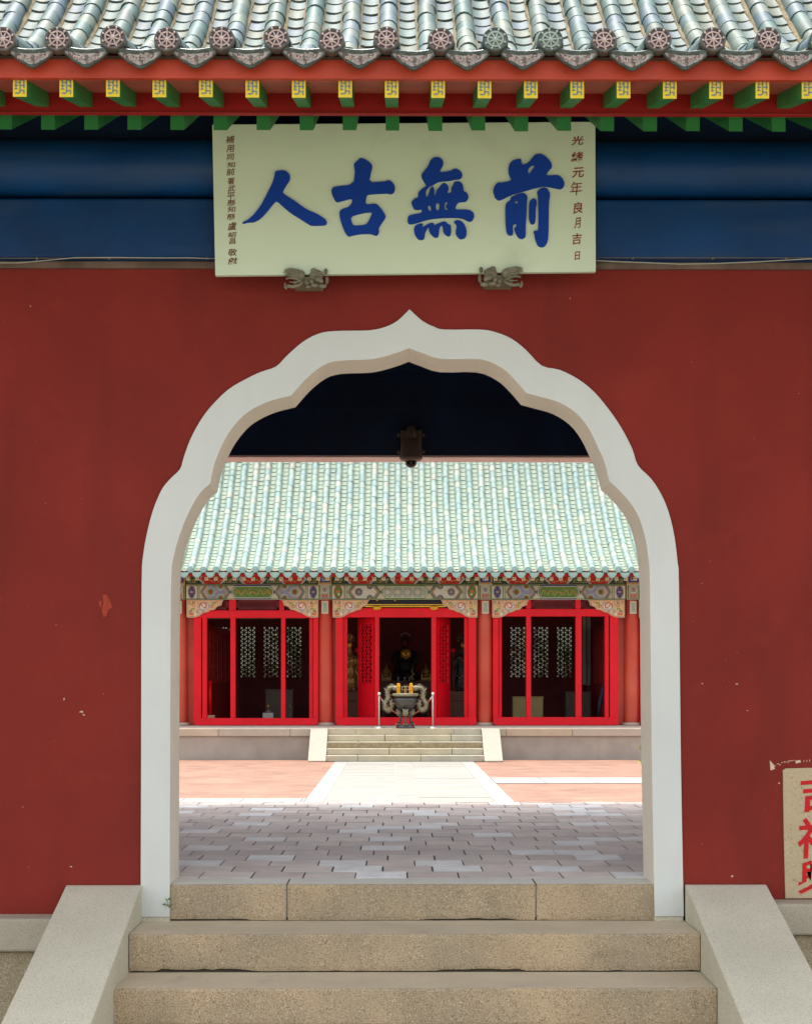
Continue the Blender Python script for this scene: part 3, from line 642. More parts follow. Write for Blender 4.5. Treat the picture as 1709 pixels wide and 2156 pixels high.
wu = [[[(785,178),(850,188),(905,230),(932,295),(915,360),(835,495),(1080,458),(1130,418),(1200,412),(1280,470),(1315,540),(1295,600),(1240,630),(1180,630),(1080,655),(840,678),(770,710),(715,748),(660,765),(600,820),(570,880),(575,980),(605,985),(640,900),(655,820),(710,765),(735,800),(748,860),(740,965),(770,930),(790,850),(830,810),(900,720),(950,697),(1000,740),(1042,800),(1000,910),(1085,905),(1085,800),(1120,750),(1150,675),(1250,668),(1310,720),(1335,800),(1330,865),(1390,890),(1430,950),(1432,1020),(1380,1085),(1300,1085),(1215,1100),(1150,1245),(1400,1240),(1480,1260),(1540,1320),(1550,1380),(1520,1460),(1465,1488),(1420,1475),(1330,1425),(1200,1405),(900,1410),(700,1430),(560,1460),(300,1540),(230,1535),(200,1480),(210,1400),(240,1355),(510,1305),(475,1225),(450,1245),(390,1250),(340,1235),(300,1170),(275,1085),(370,1005),(420,1000),(412,910),(480,830),(590,760),(540,690),(485,590),(485,520),(560,440),(630,340),(660,250),(720,195)],
 [(610,1160),(665,1155),(685,1265),(630,1272)], [(775,1115),(845,1105),(840,1255),(780,1258)], [(960,1090),(1020,1085),(965,1190),(1040,1248),(945,1248)]],
 [[(500,1520),(515,1530),(495,1610),(600,1540),(690,1505),(725,1515),(745,1560),(850,1510),(940,1478),(975,1490),(1030,1545),(1080,1550),(1085,1740),(1030,1795),(930,1720),(905,1545),(850,1600),(830,1780),(800,1808),(740,1805),(640,1700),(635,1570),(560,1700),(548,1800),(535,1840),(480,1860),(410,1840),(350,1750),(330,1640),(350,1570),(420,1535)]],
 [[(1125,1485),(1220,1450),(1290,1475),(1360,1550),(1395,1650),(1395,1760),(1360,1820),(1300,1838),(1250,1835),(1180,1750),(1175,1680),(1195,1600),(1190,1550)]]]
qian = [[[(690,215),(708,230),(705,290),(740,345),(850,290),(910,220),(970,140),(1070,105),(1170,140),(1300,270),(1335,380),(1250,470),(1205,545),(1290,550),(1450,540),(1530,600),(1578,690),(1575,760),(1530,820),(1480,830),(1340,800),(1220,775),(1120,775),(960,815),(700,890),(500,945),(330,1035),(250,1060),(180,1010),(160,940),(140,880),(150,800),(200,720),(260,685),(295,700),(520,655),(455,530),(445,400),(480,290),(580,225)],
 [(985,345),(920,350),(860,400),(835,470),(860,525),(900,480)]],
 [[(730,905),(765,905),(838,970),(820,1100),(810,1400),(795,1600),(800,1770),(770,1820),(710,1838),(650,1815),(590,1720),(560,1605),(605,1600),(610,1520),(535,1550),(545,1735),(520,1760),(460,1768),(410,1710),(395,1600),(385,1400),(385,1180),(400,1110),(500,1040),(480,1000),(620,930)],
 [(575,1070),(635,1070),(635,1120),(580,1120)], [(530,1262),(572,1282),(532,1300)]],
 [[(965,1010),(1005,1040),(1027,1110),(1000,1220),(995,1420),(985,1515),(940,1542),(900,1530),(860,1440),(860,1240),(870,1075),(920,1030)]],
 [[(1160,788),(1240,820),(1295,930),(1270,1060),(1260,1400),(1258,1700),(1240,1900),(1180,1990),(1110,2005),(1050,1980),(1020,1930),(1000,1870),(975,1800),(975,1740),(950,1690),(985,1662),(1045,1680),(1055,1400),(1045,940),(1015,895),(1080,820)]]]
char(ren, 560, 350, .13458); char(gu, 770, 350, .13458); char(wu, 940, 350, .11703); char(qian, 1150, 350, .11703)
_gc = {}
def glyph(ch, bold=.012):
    if (ch, bold) in _gc: return _gc[(ch, bold)]
    cu = bpy.data.curves.new("glyph", 'FONT'); cu.body = ch; cu.offset = bold; cu.resolution_u = 3
    o = bpy.data.objects.new("glyph", cu); sc.collection.objects.link(o)
    me = bpy.data.meshes.new_from_object(o.evaluated_get(bpy.context.evaluated_depsgraph_get()))
    vs = [(v.co.x, v.co.y) for v in me.vertices]; fs = [tuple(p.vertices) for p in me.polygons]
    bpy.data.objects.remove(o); bpy.data.curves.remove(cu); bpy.data.meshes.remove(me)
    if vs:
        x0, x1 = min(v[0] for v in vs), max(v[0] for v in vs); y0, y1 = min(v[1] for v in vs), max(v[1] for v in vs)
        vs = [((v[0] - x0) / (x1 - x0) - .5, (v[1] - y0) / (y1 - y0) - .5) for v in vs]
    _gc[(ch, bold)] = (vs, fs); return vs, fs
def put(a, ch, cx, cy, w, h, fn, m=0, bold=.012, sh=.1, rot=0):
    vs, fs = glyph(ch, bold)
    a.add([fn(cx + v[0] * w + v[1] * w * sh, cy - v[1] * h - v[0] * h * .08) for v in vs], fs, m)
a = MB(); s_ = .1531
for ch, x, y, w_, h_ in zip("補用同知前署武平縣知縣盧紹昌敬獻", (158,160,163,175,165,170,180,170,180,180,175,190,190,195,195,200), (130,270,400,520,630,775,885,1000,1110,1210,1325,1470,1600,1700,1875,2010), (130,115,105,120,125,105,110,125,125,120,125,130,125,95,140,145), (115,110,100,85,110,100,100,110,100,85,95,125,85,95,115,110)):
    put(a, ch, (520 + x * s_) / 1.1235, (310 + y * s_) / 1.1235, w_ * s_ / 1.1235, h_ * s_ / 1.1235, lambda x, y: B(x, y, .0018))
a.build("inscription", G['inscr_brown'], sg, weld=False)
a = MB()
for ch, x, y, w_, h_ in zip("光緒元年良月吉日", (235,228,243,212,245,232,222,230), (145,395,640,885,1185,1420,1665,1925), (185,180,180,185,150,95,150,75), (140,155,155,215,175,165,170,130)):
    put(a, ch, (1330 + x * s_) / 1.1235, (310 + y * s_) / 1.1235, w_ * s_ / 1.1235, h_ * s_ / 1.1235, lambda x, y: B(x, y, .0018), bold=0 if ch == '年' else .014)
a.build("inscription", G['inscr'], sg, weld=False)

# carved brackets carrying the board
def carved(cx, cy, flip):
    a = MB(); D = 6.93; k = D / FP; c = P(cx, cy, D)
    def q(x, y, dy=0): return Vector((c.x + flip * (x - 845) * .082 * k, D + dy, c.z - (y - 530) * .082 * k))
    def B3(x, y, r, dy, sx=1, sz=1): a.ball(q(x, y, dy), r * .082 * k, 0, (sx, .8, sz), 14)
    # paw-like wing with four long feathers (left half) and a mask (right half)
    for (y0, y1, x1, r) in ((265, 300, 225, 34), (330, 360, 215, 34), (400, 445, 235, 34), (480, 535, 290, 34)):
        a.tube([q(700, y0 + 130, -.015), (q(560, y0 + 55, -.028)), q(400, y0 + 30, -.026), q(300, y1 - 8, -.018), q(x1, y1, -.010)], [.0055, .0065, .006, .0045, .0012], 8)
    B3(560, 380, 150, -.008, 1.2, .75); B3(680, 420, 110, -.012, .9, 1.1)
    a.tube([q(330, 700, -.012), q(470, 735, -.02), q(620, 700, -.022), q(720, 620, -.018)], [.008, .008, .007, .005], 8)
    a.tube([q(260, 620, -.006), q(270, 720, -.01), q(300, 780, -.008)], [.005, .007, .004], 8)
    a.tube([q(380, 610, -.02), q(520, 640, -.028), q(650, 600, -.026), q(700, 500, -.02)], [.0028, .0036, .0036, .002], 8)
    B3(830, 640, 55, -.02); B3(860, 720, 60, -.008, 1.2, .8); B3(800, 560, 60, 0)
    B3(1060, 440, 170, -.006, 1.05, 1.0); B3(1000, 310, 80, -.014, 1, .8); B3(1310, 330, 70, -.010, .7, 1.15); B3(1130, 560, 90, -.030, 1.1, .75)
    B3(950, 600, 60, -.024); B3(1200, 600, 55, -.03); B3(1340, 560, 70, -.014, .7, 1.5); B3(1230, 700, 80, -.010, 1.3, .8); B3(1020, 690, 80, -.014, 1.3, .7)
    B3(1180, 380, 60, -.024, 1.3, .5); B3(980, 430, 50, -.026, 1.2, .5)
    a.tube([q(1000, 500, -.03), q(1060, 470, -.036), q(1120, 500, -.034)], .0022, 6); a.tube([q(1300, 700, -.02), q(1330, 640, -.024), q(1310, 560, -.022)], .003, 6)
    a.box(min(q(480, 0).x, q(1200, 0).x), max(q(480, 0).x, q(1200, 0).x), D - .002, D1, q(0, 620).z, q(0, 450).z)
    t = a.build("carved_bracket", G['carve'], base=(c.x, D1, c.z), remesh=.0016)
    return t
k_ = carved(648, 589.5, 1); tag(k_, "small grey carved bracket holding the lower left of the green sign board", "bracket", "carved brackets under the sign board")
k_ = carved(1050, 586, -1); tag(k_, "small grey carved bracket holding the lower right of the green sign board", "bracket", "carved brackets under the sign board")
# cables
a = MB(); a.tube([P(x, y, 6.985) for x, y in ((-60, 545), (-10, 553.5), (40, 553.5), (80, 550), (120, 546), (160, 542.5), (240, 542), (330, 543), (400, 543), (460, 545))], .0022, 6)
tag(a.build("cable", G['wire'], base=P(200, 545, 6.985)), "thin pale cable sagging along the blue beam left of the sign", "cable")
a = MB(); a.tube([P(x, y, 6.985) for x, y in ((1240, 548), (1262, 549), (1300, 551), (1360, 553), (1430, 556), (1500, 555), (1600, 551), (1700, 545), (1780, 543))], .0026, 6)
tag(a.build("cable", G['wire'], base=P(1500, 553, 6.985)), "thin pale cable sagging along the blue beam right of the sign", "cable")
a = MB(); a.tube([P(x, 543.6, 6.992) for x in (-60, 200, 455)], .0017, 6); a.tube([P(x, 543, 6.992) for x in (1250, 1500, 1780)], .0017, 6)
for x in (78, 230, 436, 620, 1332, 1500, 1655): a.ball(P(x, 544, 6.99), .006, 0, (1, .6, 1), 8)
a.build("clipped_wire", G['carve'], gate)

# stone plaque with red characters, right edge
pq = thing("stone_plaque", "speckled tan stone tablet with red painted characters set in the red wall", "plaque", P(1740, 1885, D1))
a = MB(); a.px([(1648, 1622), (1655, 1619), (1770, 1616), (1860, 1616), (1860, 1892), (1653, 1893), (1650, 1760)], D1 - .008, .03); a.build("slab", G['plaqueS'], pq, bevel=.002)
a = MB()
for ch, cy, h_, cx in (("吉", 1670, 78, 1727), ("祥", 1764, 86, 1722), ("興", 1846, 70, 1724)):
    put(a, ch, cx, cy, 86, h_, lambda x, y: P(x, y, D1 - .0098), bold=.018, sh=.04)
a.build("character", G['redchar'], pq, weld=False)

# dome camera on the back beam
cc = thing("security_camera", "brown dome security camera on a bracket above the passage", "camera", P(865, 935, 11.385))
a = MB(); a.pbox(843, 888, 906, 960, 11.33, 11.384)
for (x, y) in ((839, 916), (839, 951), (891.5, 916), (891.5, 951)): a.ball(P(x, y, 11.36), .013, 0, (1, .8, 1.2), 8)
a.build("mounting_box", G['cctv'], cc, bevel=.004)
a = MB(); p = P(865, 903, 11.1); a.tube([P(865, 915, 11.33), P(865, 906, 11.22), p, P(865, 928, 11.08)], [.026, .026, .028, .034], 12); a.build("arm", G['cctv'], cc)
a = MB(); c = P(865, 966, 11.08); k = 11.08 / FP
a.lathe([(0, 41 * k), (17 * k, 40 * k), (19 * k, 38 * k), (24 * k, 3 * k), (24.5 * k, 0), (21 * k, -4 * k), (13 * k, -6 * k)], c, 28); a.build("housing", G['cctv'], cc)
a = MB(); a.ball(P(865, 973, 11.08), 13 * k, 0, None, 20); a.build("dome", G['dome'], cc)

# weed sprouting at the foot of the left jamb, shrub behind the right jamb
def leaves(a, c, n, spread, size, m=0, up=.6):
    for i in range(n):
        d = Vector((random.gauss(0, 1), random.gauss(0, 1), random.gauss(up, .7))).normalized(); p = Vector(c) + Vector((random.gauss(0, spread[0]), random.gauss(0, spread[1]), random.gauss(0, spread[2])))
        s_ = d.cross(Vector((random.random(), random.random(), .3))).normalized() * size * .35; t = p + d * size; mdl = p + d * size * .5
        a.add([p, mdl + s_, t, mdl - s_], [(0, 1, 2, 3)], m)
a = MB(); c = P(357, 1912, D1 - .03)
for (dx, dz) in ((-.012, .03), (.004, .035), (-.02, .012), (.012, .018)):
    a.tube([c, c + Vector((dx * .5, -.004, dz * .6)), c + Vector((dx, -.006, dz))], .0011, 5, 1); leaves(a, c + Vector((dx, -.006, dz)), 3, (.003, .003, .003), .014)
tag(a.build("weed", [G['leaf'], G['stem']], base=c), "tiny green weed sprouting at the foot of the left white jamb", "weed")
c = Vector((X(1412, 13.6), 13.6, ZC)); sh = thing("shrub", "yellow green leafy shrub peeking out behind the right jamb", "shrub", c)
a = MB()
for i in range(7):
    an = i * .9; a.tube([c, c + Vector((.06 * math.cos(an), .08 * math.sin(an), .5)), c + Vector((.10 * math.cos(an), .16 * math.sin(an), .98 + .03 * (i % 4)))], [.012, .008, .004], 6)
tw = [P(1351, 1578, 13.6), P(1352, 1604, 13.6)]
for t in tw: a.tube([c + Vector((0, 0, .7)), (c + t) / 2 + Vector((0, 0, .42)), t], [.006, .005, .003], 6)
a.build("stem", G['stem'], sh)
a = MB(); leaves(a, c + Vector((.0, 0, 1.0)), 260, (.04, .09, .09), .05); leaves(a, c + Vector((0, 0, .6)), 120, (.035, .08, .15), .05)
for t in tw: leaves(a, t, 16, (.010, .015, .012), .034)
a.build("leaves", G['leafY'], sh)

# ------------------------------------------------------------------ HALL
YC, YF, ZP, ZF = 39.5, 39.3, -.133, -.06
hall = thing("temple_hall", "temple hall with mint green tiled roof, painted beams and scarlet door frames across the courtyard", "temple", (X(852, YC), 36.4, ZC))
HB = X(852.5, YC)
cols_x = [X(64, YC), X(378, YC), X(684.6, YC), X(1020.5, YC), X(1330, YC), X(1640, YC)]
HX0, HX1 = X(40, YC), X(1665, YC)
# platform
a = MB(); a.box(HX0, HX1, 36.46, 47.5, ZC - .05, Z(1551, 36.4)); a.build("platform_wall", G['hplat'], hall)
a = MB(); x = HX0
while x < HX1:
    l = random.uniform(1.3, 2.3); a.box(x, min(x + l, HX1) - .008, 36.4, 37.2, Z(1551, 36.4) + .002, ZP); x += l
a.build("platform_coping", G['hcop'], hall, bevel=.01)
a = MB(); a.box(HX0, HX1, 37.2, 47.4, ZP - .1, ZP - .003); a.build("platform_floor", G['hfloor'], hall)
# stair with ramps
hs_ = thing("hall_stair", "cream stone stair of five risers between pale side ramps below the hall", "stair", (X(852, 35.8), 35.3, ZC))
sx0, sx1 = X(686, 35.3), X(1019, 35.3); rise = (ZP - ZC) / 5
for k in range(5):
    a = MB(); z1 = ZC + rise * (k + 1); y0 = 35.3 + .271 * k
    js_ = [sx0] + [sx0 + (sx1 - sx0) * t for t in ((.2, .6), (.4, .8), (.2, .6), (.37, .8), (.18, .82))[k]] + [sx1]
    for i in range(3): a.box(js_[i] + .006, js_[i + 1] - .006, y0, 36.45 if k < 4 else 36.397, z1 - rise + .004, z1 + (.0015 if k == 4 else 0))
    a.build("step", G['hgran'], hs_, bevel=.012)
a = MB(); a.box(sx0, sx1, 35.32, 36.44, ZC, ZC + rise * .9); a.box(sx0, sx1, 35.8, 36.44, ZC, ZC + rise * 3 - .02); a.build("joint_fill", G['mortar'], hs_)
for (xa, xb) in ((X(648.5, 35.3), sx0), (sx1, X(1058, 35.3))):
    a = MB(); a.prism([Vector((xa, 36.44, ZP + .004)), Vector((xa, 36.44, ZC)), Vector((xa, 35.22, ZC)), Vector((xa, 35.22, ZC + .03)), Vector((xa, 36.34, ZP + .004))], (xb - xa, 0, 0))
    a.build("side_ramp", G['hramp'], hs_, bevel=.008)
# columns
for i, cx in enumerate(cols_x):
    a = MB(); a.lathe([(.0, 0), (.26, 0), (.27, .03), (.22, .07)], (cx, YC, ZP), 24, 1)
    a.lathe([(.192, .05), (.19, 1.5), (.182, 3.6)], (cx, YC, ZP), 28, 0)
    a.build("column", [G['hcol'], G['hcop']], hall)
    a = MB(); x_ = cx; k = YC / FP
    a.box(cx - .085, cx + .085, YC - .215, YC - .186, Z(1293, YC - .2), Z(1266, YC - .2), 0); a.box(cx - .045, cx + .045, YC - .22, YC - .216, Z(1289, YC - .2), Z(1270, YC - .2), 1)
    a.build("couplet_tablet", [G['cream'], G['pteal']], hall)

for (p0, p1, cx) in ((395.5, 407, 0), (1301.5, 1314, 0), (669.9, 674, 0), (1032, 1037, 0), (698, 705.5, 0), (1002.5, 1008, 0)):
    a = MB(); a.pbox(p0 - 3, p1 + 3, 1262, 1527, YF + .28, YF + .40); a.build("jamb_panel", G['hcol'], hall)
# ---- painted beams: flat painted figures a few millimetres proud of the timber
def paint(a, D, polys):
    for lay, m, pts in polys:
        L_ = [P(x, y, D - .003 * lay) for x, y in pts]; tr = tessellate_polygon([L_]); a.add(L_, tr, m)
def disc(cx, cy, r, ry=None, n=16): ry = ry or r; return [(cx + r * math.cos(2 * math.pi * i / n), cy + ry * math.sin(2 * math.pi * i / n)) for i in range(n)]
def rect(x0, x1, y0, y1): return [(x0, y0), (x1, y0), (x1, y1), (x0, y1)]
def hexo(x0, x1, y0, y1, t): ym = (y0 + y1) / 2; return [(x0, ym), (x0 + t, y0), (x1 - t, y0), (x1, ym), (x1 - t, y1), (x0 + t, y1)]
def capsule(x0, x1, y0, y1, c): return [(x0, y0 + c), (x0 + c, y0), (x1 - c, y0), (x1, y0 + c), (x1, y1 - c), (x1 - c, y1), (x0 + c, y1), (x0, y1 - c)]
def stroke(pts, w):
    out, bk = [], []
    for i, p in enumerate(pts):
        q0, q1 = pts[max(i - 1, 0)], pts[min(i + 1, len(pts) - 1)]; dx, dy = q1[0] - q0[0], q1[1] - q0[1]; l = math.hypot(dx, dy) or 1
        out.append((p[0] - dy / l * w, p[1] + dx / l * w)); bk.append((p[0] + dy / l * w, p[1] - dx / l * w))
    return out + bk[::-1]
CR, WH, GR, DG, BL, LB, RD, GD, OR, TE = range(10)
PM = [G['cream'], G['pwhite'], G['pgreen'], G['pdgreen'], G['pblue'], G['plblue'], G['pred'], G['pgold'], G['porange'], G['pteal']]
def rosette(cx, cy, r, petal, core, ringc):
    o = [(3, WH, disc(cx, cy, r * 1.05)), (4, ringc, disc(cx, cy, r * .92)), (5, WH, disc(cx, cy, r * .82))]
    for k in range(12):
        an = k * math.pi / 6; o.append((6, petal, stroke([(cx + r * .35 * math.cos(an), cy + r * .35 * math.sin(an)), (cx + r * .8 * math.cos(an), cy + r * .8 * math.sin(an))], r * .12)))
    o.append((7, core, disc(cx, cy, r * .38, n=10))); return o
def clipy(pts, y0, y1): return [(x, min(max(y, y0), y1)) for x, y in pts]
YT, YB = 1231.5, 1263
def main_band(x0, x1, centre):
    o = []; w = x1 - x0; s = w / 275.0; u = lambda v: x0 + v * s; ym = 1247
    o += [(1, CR, rect(x0, x1, YT, YB)), (2, GR, rect(x0, x1, YT + .3, YT + 1.8)), (2, GR, rect(x0, x1, YB - 2, YB - .6)), (2, BL, rect(x0, x1, YT + 2.3, YT + 3))]
    for m_ in (0, 1):
        f = (lambda v: u(v)) if m_ == 0 else (lambda v: u(275 - v))
        # oval panel at the beam end
        o += [(2, WH, rect(min(f(1), f(21)), max(f(1), f(21)), YT + 2.5, YB - 2.5))]
        ov = clipy([(f(11) + (x - 0) * 1.0, y) for x, y in [(8.5 * s * math.cos(t * .3927) * (1 if t % 2 == 0 else .96), ym + 14 * math.sin(t * .3927)) for t in range(16)]], YT + 1.5, YB - 1.5)
        o += [(3, RD if centre else GD, ov), (4, GR if centre else BL, [(f(11) + (x - f(11)) * .82, ym + (y - ym) * .86) for x, y in ov])]
        if centre: o += [(5, OR, disc(f(11), ym - 1, 3.2, 3.4)), (5, CR, disc(f(12), ym + 5, 2.4, 2.6))]
        else: o += [(5, GD, disc(f(11), ym, 2.4, 3))] + [(5, LB, disc(f(11) + dx * 3.6, ym + dy * 7, 1, 1.6, 6)) for dx in (-1, 1) for dy in (-1, 0, 1)]
        for v, c in ((22.5, BL), (24.5, WH), (26, GR)): o += [(3, c, rect(min(f(v), f(v + 1.2)), max(f(v), f(v + 1.2)), YT + 2, YB - 2))]
        # chevrons either side of the rosette field
        for v, c, w_ in ((29, GR, 1.0), (32, BL, .8), (34.6, OR, .7)): o += [(3, c, stroke([(f(v + 9), YT + 2), (f(v), ym), (f(v + 9), YB - 2)], w_ * s))]
        for v, c, w_ in ((88, GR, .9), (91, BL, 1.0), (85.4, OR, .7)): o += [(3, c, stroke([(f(v - 9), YT + 2), (f(v), ym), (f(v - 9), YB - 2)], w_ * s))]
        # rosette field
        pet, core, ring = (BL, GD, GR) if centre else (GR, RD, LB)
        o += [(2.5, LB if not centre else WH, [(f(38), ym), (f(46), YT + 3), (f(76), YT + 3), (f(83), ym), (f(76), YB - 3), (f(46), YB - 3)])]
        o += rosette(f(50), ym, 9.2, pet, core, ring)
        for (vx, vy) in ((71, YT + 3.4), (71, YB - 3.4)): o += [(l_, c_, clipy(p_, YT + 2, YB - 2)) for l_, c_, p_ in rosette(f(vx), vy, 7.6, pet, core, ring)]
        for t in range(26): o += [(2.8, random.choice((GR, OR, BL, WH)), disc(f(random.uniform(40, 82)), random.uniform(YT + 4.5, YB - 4.5), random.uniform(.5, 1.1), n=6))]
    # centre cartouche
    a0, a1 = u(92), u(183)
    if centre:
        o += [(3, GR, hexo(a0 - 2, a1 + 2, YT + 1.2, YB - 1.2, 13)), (4, WH, capsule(a0 + 3.5, a1 - 3.5, YT + 3.6, YB - 3.6, 8)), (5, TE, capsule(a0 + 5, a1 - 5, YT + 4.8, YB - 4.8, 7.5))]
        xx = a0 + 14; k = 0
        while xx < a1 - 10:
            for (xa, xb) in ((xx - 10.5, xx + 10.5), (xx + 10.5, xx - 10.5)): o += [(6, GD, stroke([(max(a0 + 7, min(a1 - 7, xa)), ym - 9.5), (max(a0 + 7, min(a1 - 7, xb)), ym + 9.5)], .8))]
            o += [(7, WH, disc(xx, ym, 4.3, 4.3, 8)), (8, RD, disc(xx, ym, 1.5, 1.5, 6))]; o += [(7, WH, disc(xx + 10.5, ym + dy, 2.2, 1.6, 6)) for dy in (-8.6, 8.6) if xx + 10.5 < a1 - 10]
            xx += 21
    else:
        o += [(3, BL, hexo(a0 - 2, a1 + 2, YT + .8, YB - .8, 12)), (4, WH, capsule(a0 + 2.5, a1 - 2.5, YT + 3.4, YB - 2.8, 8)), (5, GR, capsule(a0 + 4, a1 - 4, YT + 4.8, YB - 4.2, 7.2))]
        for sg_ in (-1, 1):                 # pair of facing serpentine dragons
            cx = (a0 + a1) / 2 + sg_ * 22
            o += [(6, GD, stroke([(cx + sg_ * (t * 1.5 - 17), ym + 1 + 5.2 * math.sin(t * .62 + .4)) for t in range(23)], .95))]
            o += [(6, GD, disc(cx - sg_ * 18, ym + 1, 2.6, 2.2, 8))]
            for t in range(8): o += [(6, GD, stroke([(cx + sg_ * (t * 4.4 - 15), ym - 4), (cx + sg_ * (t * 4.4 - 13), ym + (6 if t % 2 else -7))], .5))]
        o += [(6, OR, disc((a0 + a1) / 2, ym, 1.6, 1.6, 8))]
    return o
def upper_band(x0, x1, hot):
    y0, y1 = 1209, 1231; o = [(1, DG, rect(x0, x1, y0, y1)), (2, CR, rect(x0, x1, y1 - .9, y1 - .2))]; w = x1 - x0; ym = 1221
    for k in range(3):
        cx = x0 + w * (k + .5) / 3 + (0 if k == 1 else (8 if k == 0 else -8)); hw = w * .088
        for dx, c in ((6.5, BL), (5.2, WH), (3.4, LB), (1.6, CR)): o += [(2 + (7 - dx) * .3, c, hexo(cx - hw - dx, cx + hw + dx, y0, y1 - 1, 10))]
        o += [(5, RD, hexo(cx - hw, cx + hw, y0, y1 - 1, 9))]
        for t in range(9): o += [(6, GD, disc(cx + (t - 4) * hw * .19, ym + 3 + random.uniform(-2.4, 2), 1.9, 1.7, 7))]
    for cx in [x0 + w * t for t in (.02, .335, .665, .98)]:
        for t in range(7):
            x = cx + (t - 3) * 4.2
            if x0 + 3 < x < x1 - 3: o += [(2.2, (CR, GR, GD)[t % 3], stroke([(x - 2, ym + 6), (x, ym), (x + 2.5, ym - 3), (x + 2, ym + 3)], .55)), (2.3, CR, disc(x, ym + 6, .9, .9, 6))]
        if x0 + 8 < cx < x1 - 8: o += [(2.5, GD, disc(cx, ym + 1, 3.4, 3.4, 4)), (2.7, DG, disc(cx, ym + 1, 1.8, 1.8, 4)), (2.9, CR, disc(cx, ym + 1, .8, .8, 4))]
    return o
YBm = 39.28
bays = [(78, 364, False), (392, 671, False), (699, 1006, True), (1035, 1316, False), (1344, 1626, False)]
for (x0, x1, ctr) in bays:
    a = MB(); a.box(X(x0, YBm), X(x1, YBm), YBm, YBm + .3, Z(YB, YBm), Z(YT, YBm), CR); paint(a, YBm, main_band(x0 + .5, x1 - .5, ctr)); a.build("painted_beam", PM, hall, weld=False)
    a = MB(); D = YBm + .04; a.box(X(x0, D), X(x1, D), D, D + .2, Z(YT, D) + .002, Z(1203, D), DG); paint(a, D, upper_band(x0 + .5, x1 - .5, ctr)); a.build("painted_frieze", PM, hall, weld=False)
for i, cx in enumerate(cols_x):            # painted heads of the columns
    a = MB(); D = YC - .225; xa, xb = cx - .165, cx + .165; pc = lambda wx: CXP + 0  # width in metres
    kx = FP / D; c0 = 831 + cx * kx - .0
    c0 = c0 + 0.0; a.box(xa, xb, D, YC + .1, Z(1262.5, D), Z(1207, D), CR)
    o = [(1, GR, rect(c0 - 13, c0 + 13, 1233, 1262)), (2, CR, rect(c0 - 9.5, c0 + 9.5, 1233, 1261)), (3, TE, rect(c0 - 8, c0 + 8, 1234, 1251)), (4, WH, disc(c0, 1242, 7.4)), (5, BL, disc(c0, 1242, 5.6)), (6, TE, disc(c0, 1242, 4.8)), (7, RD, disc(c0, 1242, 2)), (4, RD, rect(c0 - 8, c0 + 8, 1252, 1258)), (4, BL, rect(c0 - 8, c0 + 8, 1259, 1260.5))]
    for t in range(5): o += [(5, CR, rect(c0 - 7 + t * 3.2, c0 - 6 + t * 3.2, 1253, 1257.5))]
    o += [(1, GD, rect(c0 - 13.4, c0 + 13.4, 1208, 1231)), (2, BL, rect(c0 - 11, c0 + 11, 1209, 1227)), (3, CR, rect(c0 - 6, c0 + 6, 1209, 1223)), (4, BL, rect(c0 - 4.5, c0 + 4.5, 1209, 1221.5)), (5, GD, rect(c0 - 2, c0 + 2, 1213, 1220))]
    paint(a, D, o); a.build("column_head", PM, hall, weld=False)
def bracket(x0, x1, left):               # carved spandrel: deep at the column, tapering to the middle
    W = x1 - x0; f = (lambda v: x0 + v) if left else (lambda v: x1 - v); D = YBm - .085; a = MB()
    pr = [(0, 1263.6), (W, 1263.6), (W - 3, 1269), (W - 4.5, 1275), (W - 9, 1276.5), (W - 14, 1278.5), (W - 18, 1284), (W - 27, 1285.5), (W - 33, 1289), (W - 41, 1291), (W - 47, 1294.5), (W - 52, 1298), (17, 1300.6), (5, 1300.6), (0, 1300.2)]
    pr = [p for p in pr if p[0] >= 0]
    a.px([[(f(x), y) for x, y in pr]], D, .07, CR + 0)
    cxm, cym = W * .38, 1278; ins = [(f(cxm + (x - cxm) * .93), cym + (y - cym) * .88) for x, y in pr]
    o = [(1, OR, [(f(cxm + (x - cxm) * .965), cym + (y - cym) * .94) for x, y in pr]), (2, 10, ins)]
    def sp_(cx, cy, r, t0, turns, w_, c, sgn=1, l=4): return (l, c, stroke([(f(cx + sgn * r * (1 - t / 16) * math.cos(t0 + t * turns / 16 * 6.28)), cy + r * (1 - t / 16) * math.sin(t0 + t * turns / 16 * 6.28)) for t in range(16)], w_))
    sc_ = W / 77
    o += [(3, LB, disc(f(36 * sc_), 1277, 11.5, 8.5)), (3.5, WH, disc(f(36 * sc_), 1277, 9.5, 7))]
    o += [sp_(36 * sc_, 1278, 10, 3.6, .85, 1.5, OR), sp_(31 * sc_, 1277, 5, 2.4, .9, 1.0, OR, l=5), sp_(58 * sc_, 1272, 5, 2, 1.0, .8, GR), sp_(52 * sc_, 1276, 5, 0, 1, .7, OR), sp_(64 * sc_, 1269.5, 3.4, 3, 1, .6, OR), sp_(15 * sc_, 1272, 6, 1, 1, .7, OR), sp_(14 * sc_, 1284, 5, 2, 1, .8, GR), sp_(24 * sc_, 1287, 4.5, 1, 1, .9, LB), sp_(33 * sc_, 1288, 3.6, 4, 1, .8, LB), sp_(8 * sc_, 1288, 3, 2, 1, .7, BL)]
    for t in range(7): o += [(4, (OR, GR, WH)[t % 3], stroke([(f(3 + t * 3.1), 1266), (f(4.5 + t * 3.1), 1273)], .5))]
    o += [(4, OR, rect(min(f(5), f(14)), max(f(5), f(14)), 1291, 1296)), (4, WH, rect(min(f(17), f(21)), max(f(17), f(21)), 1291, 1297))]
    paint(a, D, o)
    a.build("spandrel_bracket", PM + [G['creamo']], hall, weld=False)
for (x0, x1, ctr) in bays: bracket(x0 + 1, x0 + 78, True); bracket(x1 - 78, x1 - 1, False)
